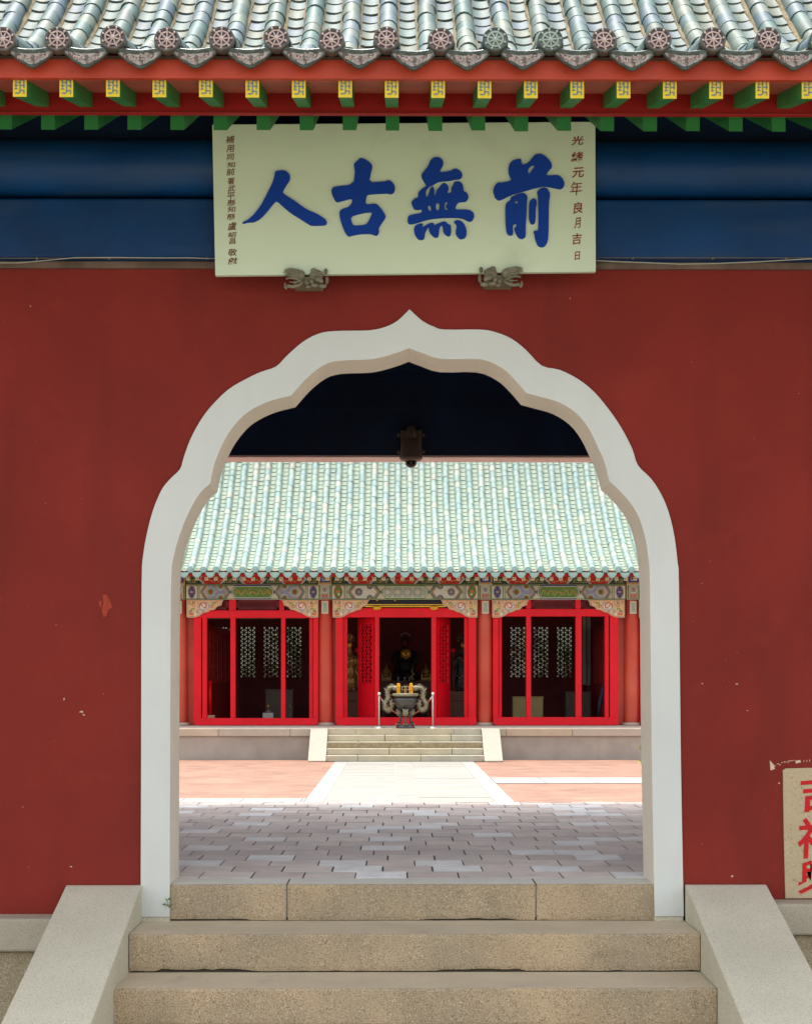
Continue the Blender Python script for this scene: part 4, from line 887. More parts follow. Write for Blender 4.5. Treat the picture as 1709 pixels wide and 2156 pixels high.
# little square rafter ends and the red board under the eave
a = MB(); a.box(HX0, HX1, 37.83, 37.86, Z(1213.5, 37.85), Z(1200, 37.85)); a.hexa([(HX0, 37.86, 3.50), (HX1, 37.86, 3.50), (HX1, 39.6, 4.05), (HX0, 39.6, 4.05), (HX0, 37.86, 3.53), (HX1, 37.86, 3.53), (HX1, 39.6, 4.08), (HX0, 39.6, 4.08)])
a.build("eave_board", G['pred'], hall)
rw = .085
a = MB(); xr0 = X(396, 38.0); a.hexa([(xr0 - rw / 2, 37.95, 3.415), (xr0 + rw / 2, 37.95, 3.415), (xr0 + rw / 2, 39.25, 3.83), (xr0 - rw / 2, 39.25, 3.83), (xr0 - rw / 2, 37.95, 3.495), (xr0 + rw / 2, 37.95, 3.495), (xr0 + rw / 2, 39.25, 3.91), (xr0 - rw / 2, 39.25, 3.91)], 0)
a.box(xr0 - rw / 2 - .002, xr0 + rw / 2 + .002, 37.94, 37.949, 3.413, 3.497, 1); a.box(xr0 - rw / 4, xr0 + rw / 4, 37.935, 37.939, 3.435, 3.475, 2)
hr0 = a.build("rafter", [G['pgreen'], G['cream'], G['pgold']], hall)
for k in range(1, 49):
    c = copy_part(hr0, hall, .2255 * k, 0, random.uniform(-.004, .004))
# roof of the hall
SPH = .3118; HE = 3.655
prh = [(37.72 + u, HE + .45 * u + .088 * u * u) for u in [i * .3 for i in range(19)]]
hx = [X(401 - 27.3, 37.7) + SPH * k - .0 for k in range(-8, 46)]
a, ath = roof_mesh(prh, hx, SPH, .080, .235, .168, .014, .060, jit=1.3, seg=6, flat=True)
hroof = a.build("roof", [G['hbarrel'], G['hpan'], G['hpanedge'], G['hpan'], G['hpanedge']], hall, weld=False)
yr, zr_ = prh[-1]; a = MB(); a.box(hx[0], hx[-1], yr - .05, yr + .35, zr_ - .2, zr_ + .5)
pb = [(2 * (yr + .15) - y, z) for y, z in prh]; vs = []
for (y, z) in pb: vs += [(hx[0], y, z), (hx[-1], y, z)]
a.add(vs, [(2 * i, 2 * i + 1, 2 * i + 3, 2 * i + 2) for i in range(len(pb) - 1)]); a.build("ridge_and_back_slope", G['hridge'], hroof)
pts = [(39.4, 3.9)] + [(y, z - .13) for y, z in prh if y > 39.4] + [(y, z - .05) for y, z in reversed(pb) if y < 47.2] + [(47.2, 3.9)]
for xg in (hx[0] + .2, hx[-1] - .3): a = MB(); a.prism([Vector((xg, p[0], p[1])) for p in pts], (.1, 0, 0)); a.build("gable_wall", G['hcol'], hall)
c = (hx[8], 37.685, HE + .008); a = MB(); a.lathe([(0, -.004), (.04, -.007), (.055, -.002), (.07, -.009), (.080, -.004), (.081, .03), (.078, .07)], c, 20, 0, 'y'); a.lathe([(0, -.016), (.02, -.013), (.03, -.006)], c, 10, 0, 'y')
for t in range(8): an = t * math.pi / 4; a.ball((c[0] + .045 * math.cos(an), c[1] - .004, c[2] + .045 * math.sin(an)), .009, 0, None, 6)
hd = a.build("tile_end_disc", G['hmint'], hroof, weld=False)
c = (hx[8] + SPH / 2, 37.70, HE - .045); a = MB(); n = 12; top = [(u * .125, -.02 * (1 - u * u)) for u in [-1 + 2 * i / n for i in range(n + 1)]]; low = [(u * .125, -.02 * (1 - u * u) - .125 * (1 - u * u) ** .62 - .004) for u in [1 - 2 * i / 16 for i in range(17)]]
a.prism([Vector((c[0] + x, c[1], c[2] + z)) for x, z in top + low], (0, .03, 0))
a.prism([Vector((c[0] + x * .78, c[1] - .006, c[2] - .012 + z * .78)) for x, z in top + low], (0, .005, 0))
hdr = a.build("drip_tile", G['hmint'], hroof, weld=False)
for k in range(-1, 38):
    if k: copy_part(hd, hroof, SPH * k + random.uniform(-.008, .008), 0, random.uniform(-.008, .008)); copy_part(hdr, hroof, SPH * k + random.uniform(-.006, .006), 0, random.uniform(-.008, .006))

# ---- lattice of small triangles
def lattice(a, x0, x1, z0, z1, y0, y1, cell, t, m=0, fx=None):
    """bars in three directions clipped to the opening; fx maps (x,y,z) to world"""
    fx = fx or (lambda x, y, z: Vector((x, y, z)))
    def clip(px_, pz, dx, dz):
        t0, t1 = -1e9, 1e9
        for p, d, lo, hi in ((px_, dx, x0, x1), (pz, dz, z0, z1)):
            if abs(d) < 1e-9:
                if not lo <= p <= hi: return None
            else:
                ta, tb = (lo - p) / d, (hi - p) / d
                if ta > tb: ta, tb = tb, ta
                t0, t1 = max(t0, ta), min(t1, tb)
        return (t0, t1) if t1 - t0 > cell * .3 else None
    H = cell * .8660254; W_, H_ = x1 - x0, z1 - z0; nn = int((W_ + H_) * 2 / H) + 2
    for ang in (90, 30, -30):
        dx, dz = math.cos(R(ang)), math.sin(R(ang)); nx, nz = -dz, dx
        for k in range(-nn, nn):
            px_, pz = x0 + nx * k * H * .5 * 2, (z0 + z1) / 2 + nz * k * H * .5 * 2
            r_ = clip(px_, pz, dx, dz)
            if not r_: continue
            A = (px_ + dx * r_[0], pz + dz * r_[0]); Bp = (px_ + dx * r_[1], pz + dz * r_[1]); w_ = t / 2
            v8 = []
            for yy in (y0, y1):
                for (p, sg_) in ((A, -1), (Bp, -1), (Bp, 1), (A, 1)): v8.append(fx(p[0] + nx * w_ * sg_, yy, p[1] + nz * w_ * sg_))
            a.hexa(v8, m)

# ---- door frames
def doorframe(lab, xo0, xo1, posts, opens, zl0, zl1, sill, transom):
    D = YF
    a = MB(); s0, s1, sy0, sy1 = sill; r_ = 7
    pts = [(s0, sy0), (s1, sy0), (s1, sy1 - r_)] + [(s1 - r_ + r_ * math.cos(t * .3927), sy1 - r_ + r_ * math.sin(t * .3927)) for t in range(1, 4)] + [(s1 - r_, sy1), (s0 + r_, sy1)] + [(s0 + r_ - r_ * math.sin(t * .3927), sy1 - r_ + r_ * math.cos(t * .3927)) for t in range(1, 4)] + [(s0, sy1 - r_)]
    dd = .12; a.px([pts], D - dd, .26); a.build("sill", G['hred'], hall, bevel=.012)
    for (p0, p1, dep) in posts:
        a = MB(); a.pbox(p0, p1, zl1 - 1, sy0 + .4, D - dep, D + .2); a.build("door_post", G['hred'], hall, bevel=.012)
    a = MB(); a.pbox(xo0, xo1, zl0, zl1, D - .02, D + .18); a.build("lintel", G['hred'], hall, bevel=.01)
    a = MB(); a.pbox(xo0, xo1, 1262, zl0 + .5, D + .16, D + .22, 0)
    a.build("transom_back", G['hdark'], hall)
    for (p0, p1) in transom:
        a = MB(); a.pbox(p0, p1, 1258, zl0, D, D + .15, 0); a.build("transom_post", G['hred'], hall, bevel=.006)
doorframe("centre", 707, 1001.5, [(706, 722, .03), (722.2, 731, -.12), (789, 798, 0), (908, 918, 0), (977, 986, -.12), (986.2, 1002, .03)], None, 1281, 1300.5, (706, 1003, 1511.5, 1527.8), [])
doorframe("left", 408, 669.5, [(407, 423.5, .03), (425.5, 435.5, 0), (484.8, 495.5, 0), (591.5, 600.5, 0), (651, 659, -.1), (659.3, 669.7, .02)], None, 1285.5, 1301.5, (407.5, 669.5, 1513, 1527.8), [(481.7, 496.5), (587.6, 598.5)])
doorframe("right", 1038, 1300.5, [(1037.5, 1049, .02), (1049.3, 1056, -.1), (1107.4, 1117.8, 0), (1211.6, 1224, 0), (1273, 1281.5, 0), (1283.5, 1301, .03)], None, 1282.7, 1298.4, (1038.5, 1301.5, 1511, 1527.8), [(1107, 1118), (1211, 1222.5)])
doorframe("outer_left", 94, 355.5, [(93, 109.5, .03), (111.5, 121.5, 0), (170.8, 181.5, 0), (277.5, 286.5, 0), (337, 345, -.1), (345.3, 355.7, .02)], None, 1285.5, 1301.5, (93.5, 355.5, 1513, 1527.8), [(167.7, 182.5), (273.6, 284.5)])
doorframe("outer_right", 1348, 1610.5, [(1347.5, 1359, .02), (1359.3, 1366, -.1), (1417.4, 1427.8, 0), (1521.6, 1534, 0), (1583, 1591.5, 0), (1593.5, 1611, .03)], None, 1282.7, 1298.4, (1348.5, 1611.5, 1511, 1527.8), [(1417, 1428), (1521, 1532.5)])
for segs in (((424, 481), (497, 587), (599, 655)), ((1052, 1106), (1119, 1210), (1223, 1280))):
    for (p0, p1) in segs:
        a = MB(); D = YF + .06; A_, B_ = P(p0, 1284, D), P(p1, 1264, D); x0, x1, z0, z1 = A_.x, B_.x, A_.z, B_.z
        for bx in ((x0, x1, z0, z0 + .05), (x0, x1, z1 - .03, z1), (x0, x0 + .05, z0, z1), (x1 - .05, x1, z0, z1)): a.box(bx[0], bx[1], D, D + .04, bx[2], bx[3])
        lattice(a, x0 + .05, x1 - .05, z0 + .05, z1 - .03, D + .008, D + .03, .085, .024); a.build("transom_lattice", G['hmaroon'], hall, weld=False)
# open door leaves in the centre bay
for (hx_, dirx, wpx) in ((790, -1, 36), (918, 1, 27)):
    p = P(hx_, 1511, YF + .2); zl, zh = ZP + .12, Z(1300, YF + .2) - .02; ang = R(48 if dirx < 0 else 58); wl = .62
    def fx(x, y, z, p=p, ang=ang, dirx=dirx): return Vector((p.x + dirx * (x * math.cos(ang) + y * math.sin(ang)), p.y + x * math.sin(ang) - y * math.cos(ang), z))
    a = MB()
    def fb(x0, x1, z0, z1, y0=0, y1=.05, m=0): a.hexa([fx(x, y, z) for z in (z0, z1) for x, y in ((x0, y0), (x1, y0), (x1, y1), (x0, y1))], m)
    zm = zl + (zh - zl) * .36
    fb(0, .09, zl, zh); fb(wl - .09, wl, zl, zh); fb(.09, wl - .09, zh - .16, zh); fb(.09, wl - .09, zl, zm); fb(.16, wl - .16, zl + .12, zm - .1, -.012, 0)
    lattice(a, .09, wl - .09, zm, zh - .16, .012, .038, .17, .026, 0, fx); a.build("door_leaf", G['hred'], hall, weld=False)
# interior shell
zf = ZP - .002
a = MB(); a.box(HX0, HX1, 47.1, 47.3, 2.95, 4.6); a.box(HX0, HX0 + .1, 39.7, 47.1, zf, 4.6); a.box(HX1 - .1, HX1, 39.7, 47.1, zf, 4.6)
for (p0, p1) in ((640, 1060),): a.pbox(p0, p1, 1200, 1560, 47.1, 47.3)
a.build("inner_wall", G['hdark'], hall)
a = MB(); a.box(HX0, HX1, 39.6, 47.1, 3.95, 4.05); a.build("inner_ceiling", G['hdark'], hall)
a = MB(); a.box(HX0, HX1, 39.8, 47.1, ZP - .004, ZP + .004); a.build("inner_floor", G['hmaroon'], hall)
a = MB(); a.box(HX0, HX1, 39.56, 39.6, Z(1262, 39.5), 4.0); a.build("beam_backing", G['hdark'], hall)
# rear lattice doors, side bays
DR = 46.6
for lst in ([457, 505.5, 554, 602.5, 651], [1025, 1073.5, 1122, 1171.5]):
    for i, p0 in enumerate(lst):
        a = MB(); A_ = P(p0 - 8.5, 1522, DR); B_ = P(p0 + 40, 1303, DR); x0, x1, z0, z1 = A_.x - .002 - .012 * (i % 2), B_.x + .012 * ((i + 1) % 2), ZP, B_.z
        l0, l1 = X(p0, DR), X(p0 + 31.5, DR); zt_, zb2 = Z(1321, DR), Z(1426.5, DR)
        DR = 46.6 + .003 * (i % 2)
        a.box(x0, l0, DR, DR + .06, z0, z1); a.box(l1, x1, DR, DR + .06, z0, z1); a.box(l0, l1, DR, DR + .06, zt_, z1); a.box(l0, l1, DR, DR + .06, z0, zb2)
        lattice(a, l0, l1, zb2, zt_, DR + .012, DR + .045, .13, .034); a.build("rear_lattice_door", G['hmaroon'], hall, weld=False)
a = MB()
for (p0, p1) in ((165, 448.4), (691, 1016.4), (1211.6, 1540)): a.pbox(p0, p1, 1303, 1523, DR, DR + .06)
a.pbox(165, 1540, 1240, 1302.5, DR, DR + .08); a.build("rear_wall_panel", G['hmaroon'], hall)
# side partitions seen obliquely through the outer openings
for (px0, w_, sl_) in ((430, 1, .035), (1278, -1, -.055)):
    a = MB(); x_ = X(px0, 40.5) ; 
    def fx(x, y, z, x_=x_, w_=w_, sl_=sl_): return Vector((x_ + w_ * (y + x * sl_), 40.5 + x, z))
    def fb(x0, x1, z0, z1, y0=0, y1=.05): a.hexa([fx(x, y, z) for z in (z0, z1) for x, y in ((x0, y0), (x1, y0), (x1, y1), (x0, y1))])
    zt_ = Z(1318, 41.5); fb(0, 5.8, ZP, ZP + 1.05); fb(0, 5.8, zt_ - .12, zt_)
    for q_ in range(9): fb(q_ * .71, q_ * .71 + .14, ZP + 1.05, zt_ - .12)
    lattice(a, .1, 5.7, ZP + 1.05, zt_ - .12, .015, .035, .13, .028, 0, fx); a.build("side_partition", G['deepred'], hall, weld=False)

# name board, only its lower edge shows below the painted beam
nb = thing("name_board", "black lacquer name board with gilt edge hung behind the centre painted beam", "plaque", P(852, 1281, 39.1))
a = MB(); z0 = Z(1279.5, YBm + .33); zz = Z(1240, YBm + .33); xa, xb = X(775, YF + .1), X(930, YF + .1)
def tilt(z): return YF - .02 + .10 * (z0 - z) / (z0 - zz) * -1
y_of = lambda z: YF + .0 - (z - z0) * .12
a.hexa([(xa, y_of(z0), z0), (xb, y_of(z0), z0), (xb, y_of(z0) + .04, z0), (xa, y_of(z0) + .04, z0), (xa, y_of(zz) + .12, zz), (xb, y_of(zz) + .12, zz), (xb, y_of(zz) + .16, zz), (xa, y_of(zz) + .16, zz)]); a.build("board", G['black'], nb)
a = MB(); a.pbox(770, 935, 1272.6, 1275.0, YF - .06, YF + .0); a.pbox(768, 938, 1276.2, 1278.8, YF - .08, YF - .01); a.build("gilt_edge", G['gold'], nb, bevel=.006)
for cx in (793.5, 913.5):
    a = MB()
    for (dx, dy, r_) in ((-6, 0, 3), (-2, -1.5, 3.2), (2, -1.5, 3.2), (6, 0, 3), (0, 2, 3.5), (-4, 2.5, 2.2), (4, 2.5, 2.2)): a.ball(P(cx + dx, 1280.5 + dy, YF - .09), r_ * .0117, 0, (1.1, .7, 1), 8)
    a.build("gilt_clasp", G['gold'], nb, weld=False)
for x in (794, 831.5): a = MB(); a.ball(P(x, 1264.5, YF - .02), .03, 0, None, 8); a.build("gilt_boss", G['gold'], nb)

# ------------------------------------------------------------------ incense burner on the platform edge
DB = 36.75; KB = DB / FP; bc = P(853.2, 1535, DB); bc.z = ZP
ib = thing("incense_burner", "dark bronze incense burner with two upright dragon handles on three legs", "incense burner", bc)
zz_ = lambda py: Z(py, DB) + (ZP - Z(1534, DB))
a = MB(); b0 = (bc.x, DB, ZP); a.lathe([(0, 0), (.22, 0), (.222, .02), (.205, .05), (.20, .075), (.175, .085), (0, .085)], b0, 28); a.build("base", G['bronze'], ib)
a = MB(); h = lambda py: zz_(py) - ZP
a.lathe([(0, h(1497)), (.09, h(1496)), (.17, h(1491)), (.235, h(1484)), (.27, h(1476)), (.268, h(1472)), (.25, h(1469.8)), (.215, h(1468.3)), (.20, h(1467)), (.20, h(1466))], b0, 36); a.build("bowl", G['bronze'], ib)
a = MB(); a.lathe([(.20, h(1467)), (.285, h(1466.5)), (.305, h(1465)), (.31, h(1462)), (.295, h(1460.6)), (.26, h(1461)), (.25, h(1464)), (0, h(1464))], b0, 36)
for t in range(22): an = t * .2856; a.ball((bc.x + .305 * math.cos(an), DB + .305 * math.sin(an), zz_(1463.6)), .013, 0, None, 6)
a.build("rim", G['bronzel'], ib, weld=False)
for (dx, dy, px0) in ((0, -.17, 0), (-.15, .06, -1), (.15, .06, 1)):
    a = MB(); x = bc.x + dx; y = DB + dy; f = lambda q: bc.x + dx * q
    a.tube([(f(.9), DB + dy * .85, zz_(1492)), (f(1.02), DB + dy * 1.02, zz_(1500)), (f(.75), DB + dy * .8, zz_(1511)), (f(.78), DB + dy * .85, zz_(1519)), (f(1.12), DB + dy * 1.02, zz_(1525))], [.055, .062, .034, .03, .045], 10)
    a.build("leg", G['bronze'], ib)
    a = MB(); a.ball((f(1.02), DB + dy * 1.05 - .012, zz_(1501)), .068, 0, (1, .8, 1.2), 12)
    for sx in (-1, 1): a.ball((f(1.02) + sx * .026, DB + dy * 1.05 - .06, zz_(1499.5)), .017, 0, None, 8); a.ball((f(1.02) + sx * .05, DB + dy * 1.05 - .01, zz_(1495)), .022, 0, None, 8)
    a.ball((f(1.02), DB + dy * 1.05 - .065, zz_(1503)), .025, 0, (1.3, 1, .8), 8)
    for sx in (-1, 0, 1): a.ball((f(1.1) + sx * .035, DB + dy * 1.05 - .03, zz_(1525.5)), .024, 0, (1, 1.4, .8), 8)
    a.build("lion_mask", G['bronzel'], ib, weld=False)
for sg_ in (-1, 1):
    a = MB(); q = lambda dx, py, dy=0: Vector((bc.x + sg_ * dx * KB, DB + dy, zz_(py)))
    pts = [q(27, 1474), q(31, 1479, -.05), q(29, 1486, -.05), q(31, 1493), q(36, 1496), q(41.5, 1492), q(43, 1484), q(39.5, 1477), q(35, 1471), q(34.5, 1465), q(37.5, 1459), q(36.5, 1452.5), q(32, 1448.5), q(26, 1447.5), q(21, 1450)]
    sm = []
    for i in range(len(pts) - 1):
        p0, p1, p2, p3 = pts[max(i - 1, 0)], pts[i], pts[i + 1], pts[min(i + 2, len(pts) - 1)]
        for t in range(4): t /= 4; sm.append(.5 * ((2 * p1) + (-p0 + p2) * t + (2 * p0 - 5 * p1 + 4 * p2 - p3) * t * t + (-p0 + 3 * p1 - 3 * p2 + p3) * t ** 3))
    sm.append(pts[-1]); n = len(sm); a.tube(sm, [.014 + .019 * math.sin(math.pi * min(1, i / n + .08)) + (.012 if i > n * .8 else 0) for i in range(n)], 10)
    for i in range(2, n - 3):            # crest of spines and belly scutes
        d = (sm[i + 1] - sm[i - 1]).normalized(); nrm = Vector((-d.z, 0, d.x)) * (1 if sg_ > 0 else -1)
        a.tube([sm[i] - nrm * .02, sm[i] - nrm * .085 + d * .02], [.012, .003], 5); a.ball(sm[i] + Vector((0, -.026, 0)), .014, 0, None, 6)
        if i % 3 == 0: a.tube([sm[i] + nrm * .03, sm[i] + nrm * .07], [.014, .003], 5)
    hd_ = q(20, 1450); a.ball(hd_, .062, 0, (1.35, 1, 1), 12); a.ball(q(15, 1452.5), .035, 0, (1.4, 1, .7), 10); a.ball(q(15.5, 1449), .032, 0, (1.5, 1, .6), 10)
    a.tube([q(24, 1446), q(30, 1441), q(34, 1441.5)], [.014, .009, .003], 6); a.tube([q(40, 1455), q(44, 1450), q(46, 1449)], [.016, .010, .003], 6)
    a.tube([q(27, 1484), q(20, 1481, -.03), q(24, 1475, -.04)], [.022, .018, .01], 6); a.ball(q(17, 1448, -.05), .013, 0, None, 6)
    a.build("dragon_handle", G['bronzel'], ib, remesh=.006)
for i, (px_, side) in enumerate(((838.8, "left"), (865.3, "right"))):
    a = MB(); x = X(px_, DB - .05); zt_ = zz_(1439); zb2 = zz_(1464.5)
    for t in range(8):
        z = zb2 + (zt_ - zb2) * (t + .5) / 8
        for q_ in range(7): an = q_ * .8976 + t * .5; rr = .030 if t < 7 else .016; a.ball((x + rr * math.cos(an), DB - .05 + rr * math.sin(an), z), .021, 0, (1, 1, .85), 6)
    tag(a.build("paper_flower_column", G['candle'], base=(x, DB - .05, zb2), weld=False), "golden yellow stacked flower column standing %s of the incense sticks on the burner" % side, "offering", "golden columns on the burner")
a = MB()
for t in range(14): x = X(853, DB) + random.uniform(-.028, .028); y = DB + random.uniform(-.03, .03); a.tube([(x, y, zz_(1465)), (x + random.uniform(-.02, .02), y, zz_(1441 + random.uniform(0, 14)))], .004, 5)
tag(a.build("incense_sticks", G['pgold'], base=(X(853, DB), DB, zz_(1465)), weld=False), "small bunch of incense sticks standing in the middle of the burner", "incense")
a = MB(); x0, x1 = X(846, DB), X(861, DB)
for py in (1446.5, 1453): a.tube([(x0, DB + .12, zz_(py)), (x1, DB + .12, zz_(py))], .007, 6)
for x in (x0, (x0 + x1) / 2, x1): a.tube([(x, DB + .12, zz_(1465)), (x, DB + .12, zz_(1446))], .006, 6)
a.build("candle_rail", G['steel'], ib)
# posts and rope
PO = []
for px_, side in ((798, "left"), (910.8, "right")):
    x = X(px_, DB); t = thing("barrier_post", "slim steel rope post with a white ball top standing %s of the incense burner" % side, "barrier post", (x, DB, ZP), "rope posts around the burner")
    a = MB(); a.lathe([(0, .0), (.16, 0), (.155, .012), (.06, .035), (.02, .06)], (x, DB, ZP), 24); a.build("foot", G['steel'], t)
    a = MB(); zt_ = zz_(1464); a.tube([(x, DB, ZP + .05), (x, DB, zt_)], .016, 12); a.build("pole", G['steel'], t)
    a = MB(); a.ball((x, DB, zt_ + .03), .036, 0, None, 14); a.build("ball_top", G['pwhite'], t); PO.append((x, zt_))
a = MB(); n = 22
def rp(t): x = PO[0][0] + (PO[1][0] - PO[0][0]) * t; return Vector((x, DB + .30 * math.sin(math.pi * t) ** .6, PO[0][1] - .02 - .47 * (1 - (2 * t - 1) ** 2)))
for i in range(n): a.tube([rp(i / n), rp((i + 1) / n)], .017, 7, 1 if i % 5 in (1, 2) and (i < 3 or i > n - 4) else 0)
tag(a.build("rope", [G['rope'], G['ropew']], base=rp(.5), weld=False), "salmon and white rope sagging behind the incense burner", "rope")

# ------------------------------------------------------------------ inside the hall
def lump(parts, name, mat, base, rm=.012, parent=None):
    a = MB()
    for p in parts:
        if p[0] == 'b': a.ball(p[1], p[2], 0, p[3] if len(p) > 3 else None, 12)
        else: a.tube(p[1], p[2], 10)
    return a.build(name, mat, parent, base=None if parent else base, remesh=rm)
DT = 44.5; KT = DT / FP
at_ = thing("altar_table", "long dark brown altar table in the centre of the hall", "altar", (X(853, DT), DT - .4, ZP))
a = MB(); zt_ = Z(1434, DT - .5); xa, xb = X(800, DT), X(908, DT); a.box(xa - .08, xb + .08, DT - .5, DT + .5, zt_ - .06, zt_); a.build("top", G['hbrown'], at_, bevel=.01)
a = MB(); a.box(xa, xb, DT - .44, DT + .44, ZP + .3, zt_ - .062)
for k in range(4): a.box(xa + .06 + k * (xb - xa) / 4, xa - .06 + (k + 1) * (xb - xa) / 4, DT - .455, DT - .441, ZP + .42, zt_ - .2)
a.build("apron", G['hbrown'], at_, bevel=.01)
for sx in (xa + .06, xb - .14):
    a = MB(); a.box(sx, sx + .08, DT - .43, DT - .35, ZP, ZP + .298); a.build("leg", G['hbrown'], at_)
# black seated deity with gilt breast
D = 45.6; K = D / FP; q = lambda px_, py, dy=0: (X(px_, D), D + dy, Z(py, D)); s = lambda n_: n_ * K
de = thing("seated_statue", "large dark seated statue with gilt breast ornament above the altar table", "statue", (X(853, D), D, ZP))
lump([('b', q(853, 1352), s(9), (1, 1, 1.2)), ('t', [q(853, 1362), q(853, 1368)], [s(5), s(7)]), ('b', q(853, 1383), s(17), (1.1, .75, 1)), ('b', q(853, 1405), s(19), (1.2, .9, 1)), ('b', q(853, 1428), s(26), (1.25, 1.1, .8)),
      ('t', [q(837, 1374), q(828, 1392, -.1), q(840, 1405, -.25)], [s(7), s(6.5), s(4.5)]), ('t', [q(869, 1374), q(878, 1392, -.1), q(866, 1405, -.25)], [s(7), s(6.5), s(4.5)]), ('b', q(853, 1448), s(24), (1.3, 1, .9))], "body", G['statue'], None, .02, de)
a = MB(); a.ball(q(853, 1354, -.09), s(6.4), 0, (1, .5, 1.25), 12); a.build("face", G['hmaroon'], de)
a = MB(); a.tube([q(853 + 10 * math.cos(t * .35), 1341 - 7 * math.sin(t * .35), -.05) for t in range(10)], s(.9), 6); a.build("crown_ring", G['steel'], de)
a = MB(); a.lathe([(0, -s(1.5)), (s(5), -s(2)), (s(9.5), 0), (s(10.5), s(1))], (q(854, 1378)[0], D - .33, q(0, 1378)[2]), 12, 0, 'y')
for t in range(12): an = t * .5236; a.ball((q(854, 0)[0] + s(10) * math.cos(an), D - .34, q(0, 1378)[2] + s(9) * math.sin(an)), s(2.2), 0, None, 6)
a.ball((q(854, 0)[0], D - .36, q(0, 1378)[2]), s(3), 0, None, 8); a.build("breast_ornament", G['gold'], de, weld=False)
# small seated figures on the altar
for i, (cx, lab) in enumerate(((813.5, "small gilt seated statue on the left end of the altar table"), (896.5, "small gilt seated statue on the right end of the altar table"))):
    D2_ = 44.4; c = P(cx, 1434, D2_); k2 = D2_ / FP; w = lambda dx, dz, dy=0: (c.x + dx * k2, D2_ + dy, zt_ + dz * k2)
    t = thing("small_statue", lab, "statue", (c.x, D2_, zt_), "small statues on the altar")
    lump([('b', w(0, 29), 3.2 * k2, (1, 1, 1.2)), ('b', w(0, 20), 6.5 * k2, (1, .8, 1.1)), ('b', w(0, 11), 8.5 * k2, (1.15, .9, .8)), ('t', [w(0, 32), w(0, 37)], [2 * k2, .8 * k2]), ('t', [w(-6, 21), w(-9, 14, -.05), w(-3, 12, -.1)], [2.4 * k2] * 3), ('t', [w(6, 21), w(9, 14, -.05), w(3, 12, -.1)], [2.4 * k2] * 3)], "body", G['oldgold'], None, .008, t)
    a = MB(); x0 = c.x
    a.box(x0 - 10 * k2, x0 + 10 * k2, D2_ - .12, D2_ + .12, zt_ + .002, zt_ + 7 * k2)
    for dx in (-10, 7): a.box(x0 + dx * k2, x0 + (dx + 3) * k2, D2_ - .16, D2_ - .121, zt_ + .002, zt_ + 14 * k2)
    a.build("throne", G['oldgold'], t, bevel=.006)
for i, (cx, hgt, lab) in enumerate(((838, 7, "left of the three small pale cups on the altar table"), (852, 8, "middle of the three small pale cups on the altar table"), (862, 7, "right of the three small pale cups on the altar table"))):
    c = P(cx, 1434, 44.2); a = MB(); r_ = .03; a.lathe([(0, .0), (r_ * .7, 0), (r_ * .5, .03), (r_ * 1.3, .10), (r_ * 1.2, .10), (0, .05)], (c.x, 44.2, zt_ + .001), 12)
    tag(a.build("offering_cup", G['pteal'], base=(c.x, 44.2, zt_)), lab, "cup", "offering cups")
c = P(868, 1434, 44.1); a = MB()
for t in range(10): a.ball((c.x + random.uniform(-.03, .03), 44.1, zt_ + .05 + t * .035), .035 * (1.1 - t * .07), 0, None, 6)
tag(a.build("flower_tower", G['pgold'], base=(c.x, 44.1, zt_), weld=False), "slender ochre flower tower on the altar above the right golden column", "offering")
# two standing guardians at the sides of the centre bay
for cx, sg_, lab in ((741, 1, "tall gilt robed guardian statue seen in the left opening of the centre bay"), (968.5, -1, "tall brown robed guardian statue seen in the right opening of the centre bay")):
    D = 42.3; K = D / FP; q = lambda dx, py, dy=0: (X(cx, D) + sg_ * dx * K, D + dy, Z(py, D)); s = lambda n_: n_ * K
    g = thing("guardian_statue", lab, "statue", (X(cx, D), D, ZP), "guardian statues")
    lump([('b', q(-5, 1358), s(7.5), (1, 1, 1.25)), ('b', q(-5, 1345), s(7), (1.25, 1, .8)), ('t', [q(-5, 1366), q(-4, 1376)], [s(4.5), s(7)]), ('b', q(-4, 1392), s(13), (1.1, .8, 1.2)), ('b', q(-4, 1415), s(14), (1, .8, 1.4)), ('b', q(-3, 1438), s(15), (1, .8, 1.3)), ('b', q(-8, 1453), s(6), (1, 1.3, .6)), ('b', q(3, 1453), s(6), (1, 1.3, .6)),
          ('t', [q(6, 1384), q(13, 1398, -.05), q(9, 1412, -.2)], [s(5.5), s(5), s(3)]), ('t', [q(-13, 1384), q(-19, 1396, -.05), q(-12, 1406, -.2)], [s(5.5), s(5), s(3)]), ('t', [q(9, 1412, -.22), q(14, 1430, -.22), q(12, 1446, -.2)], [s(3), s(4), s(2)])] + [('b', q(-5 + 6 * math.cos(t), 1343 - 6 * abs(math.sin(t)), -.06), s(2.6)) for t in (0, .6, 1.2, 1.8, 2.4, 3.1)], "body", G['oldgold'] if sg_ > 0 else G['statue'], None, .016, g)
    a = MB(); a.ball(q(-5, 1359, -.10), s(5.6), 0, (1, .5, 1.25), 10); a.build("face", G['gold'] if sg_ > 0 else G['oldgold'], g)
    a = MB()
    for t in range(9): a.ball(q(-5 + 9 * math.cos(t * .39), 1350 - 15 * math.sin(t * .39), -.04), s(2.1), 0, None, 8)
    for t in range(7): a.ball(q(-9 + t * 2.2, 1388 + 3 * math.sin(t), -.17), s(1.7), 0, None, 6)
    for t in range(5): a.ball(q(-14 + t * 5, 1424 + (t % 2) * 4, -.17), s(2), 0, None, 6)
    a.build("gilt_ornament", G['oldgold'], g, weld=False)
    a = MB(); x = X(cx, D); a.box(x - .34, x + .34, D - .3, D + .3, ZP, ZP + .58); a.box(x - .38, x + .38, D - .34, D + .34, ZP + .582, Z(1456, D)); a.build("pedestal", G['hbrown'], g, bevel=.01)
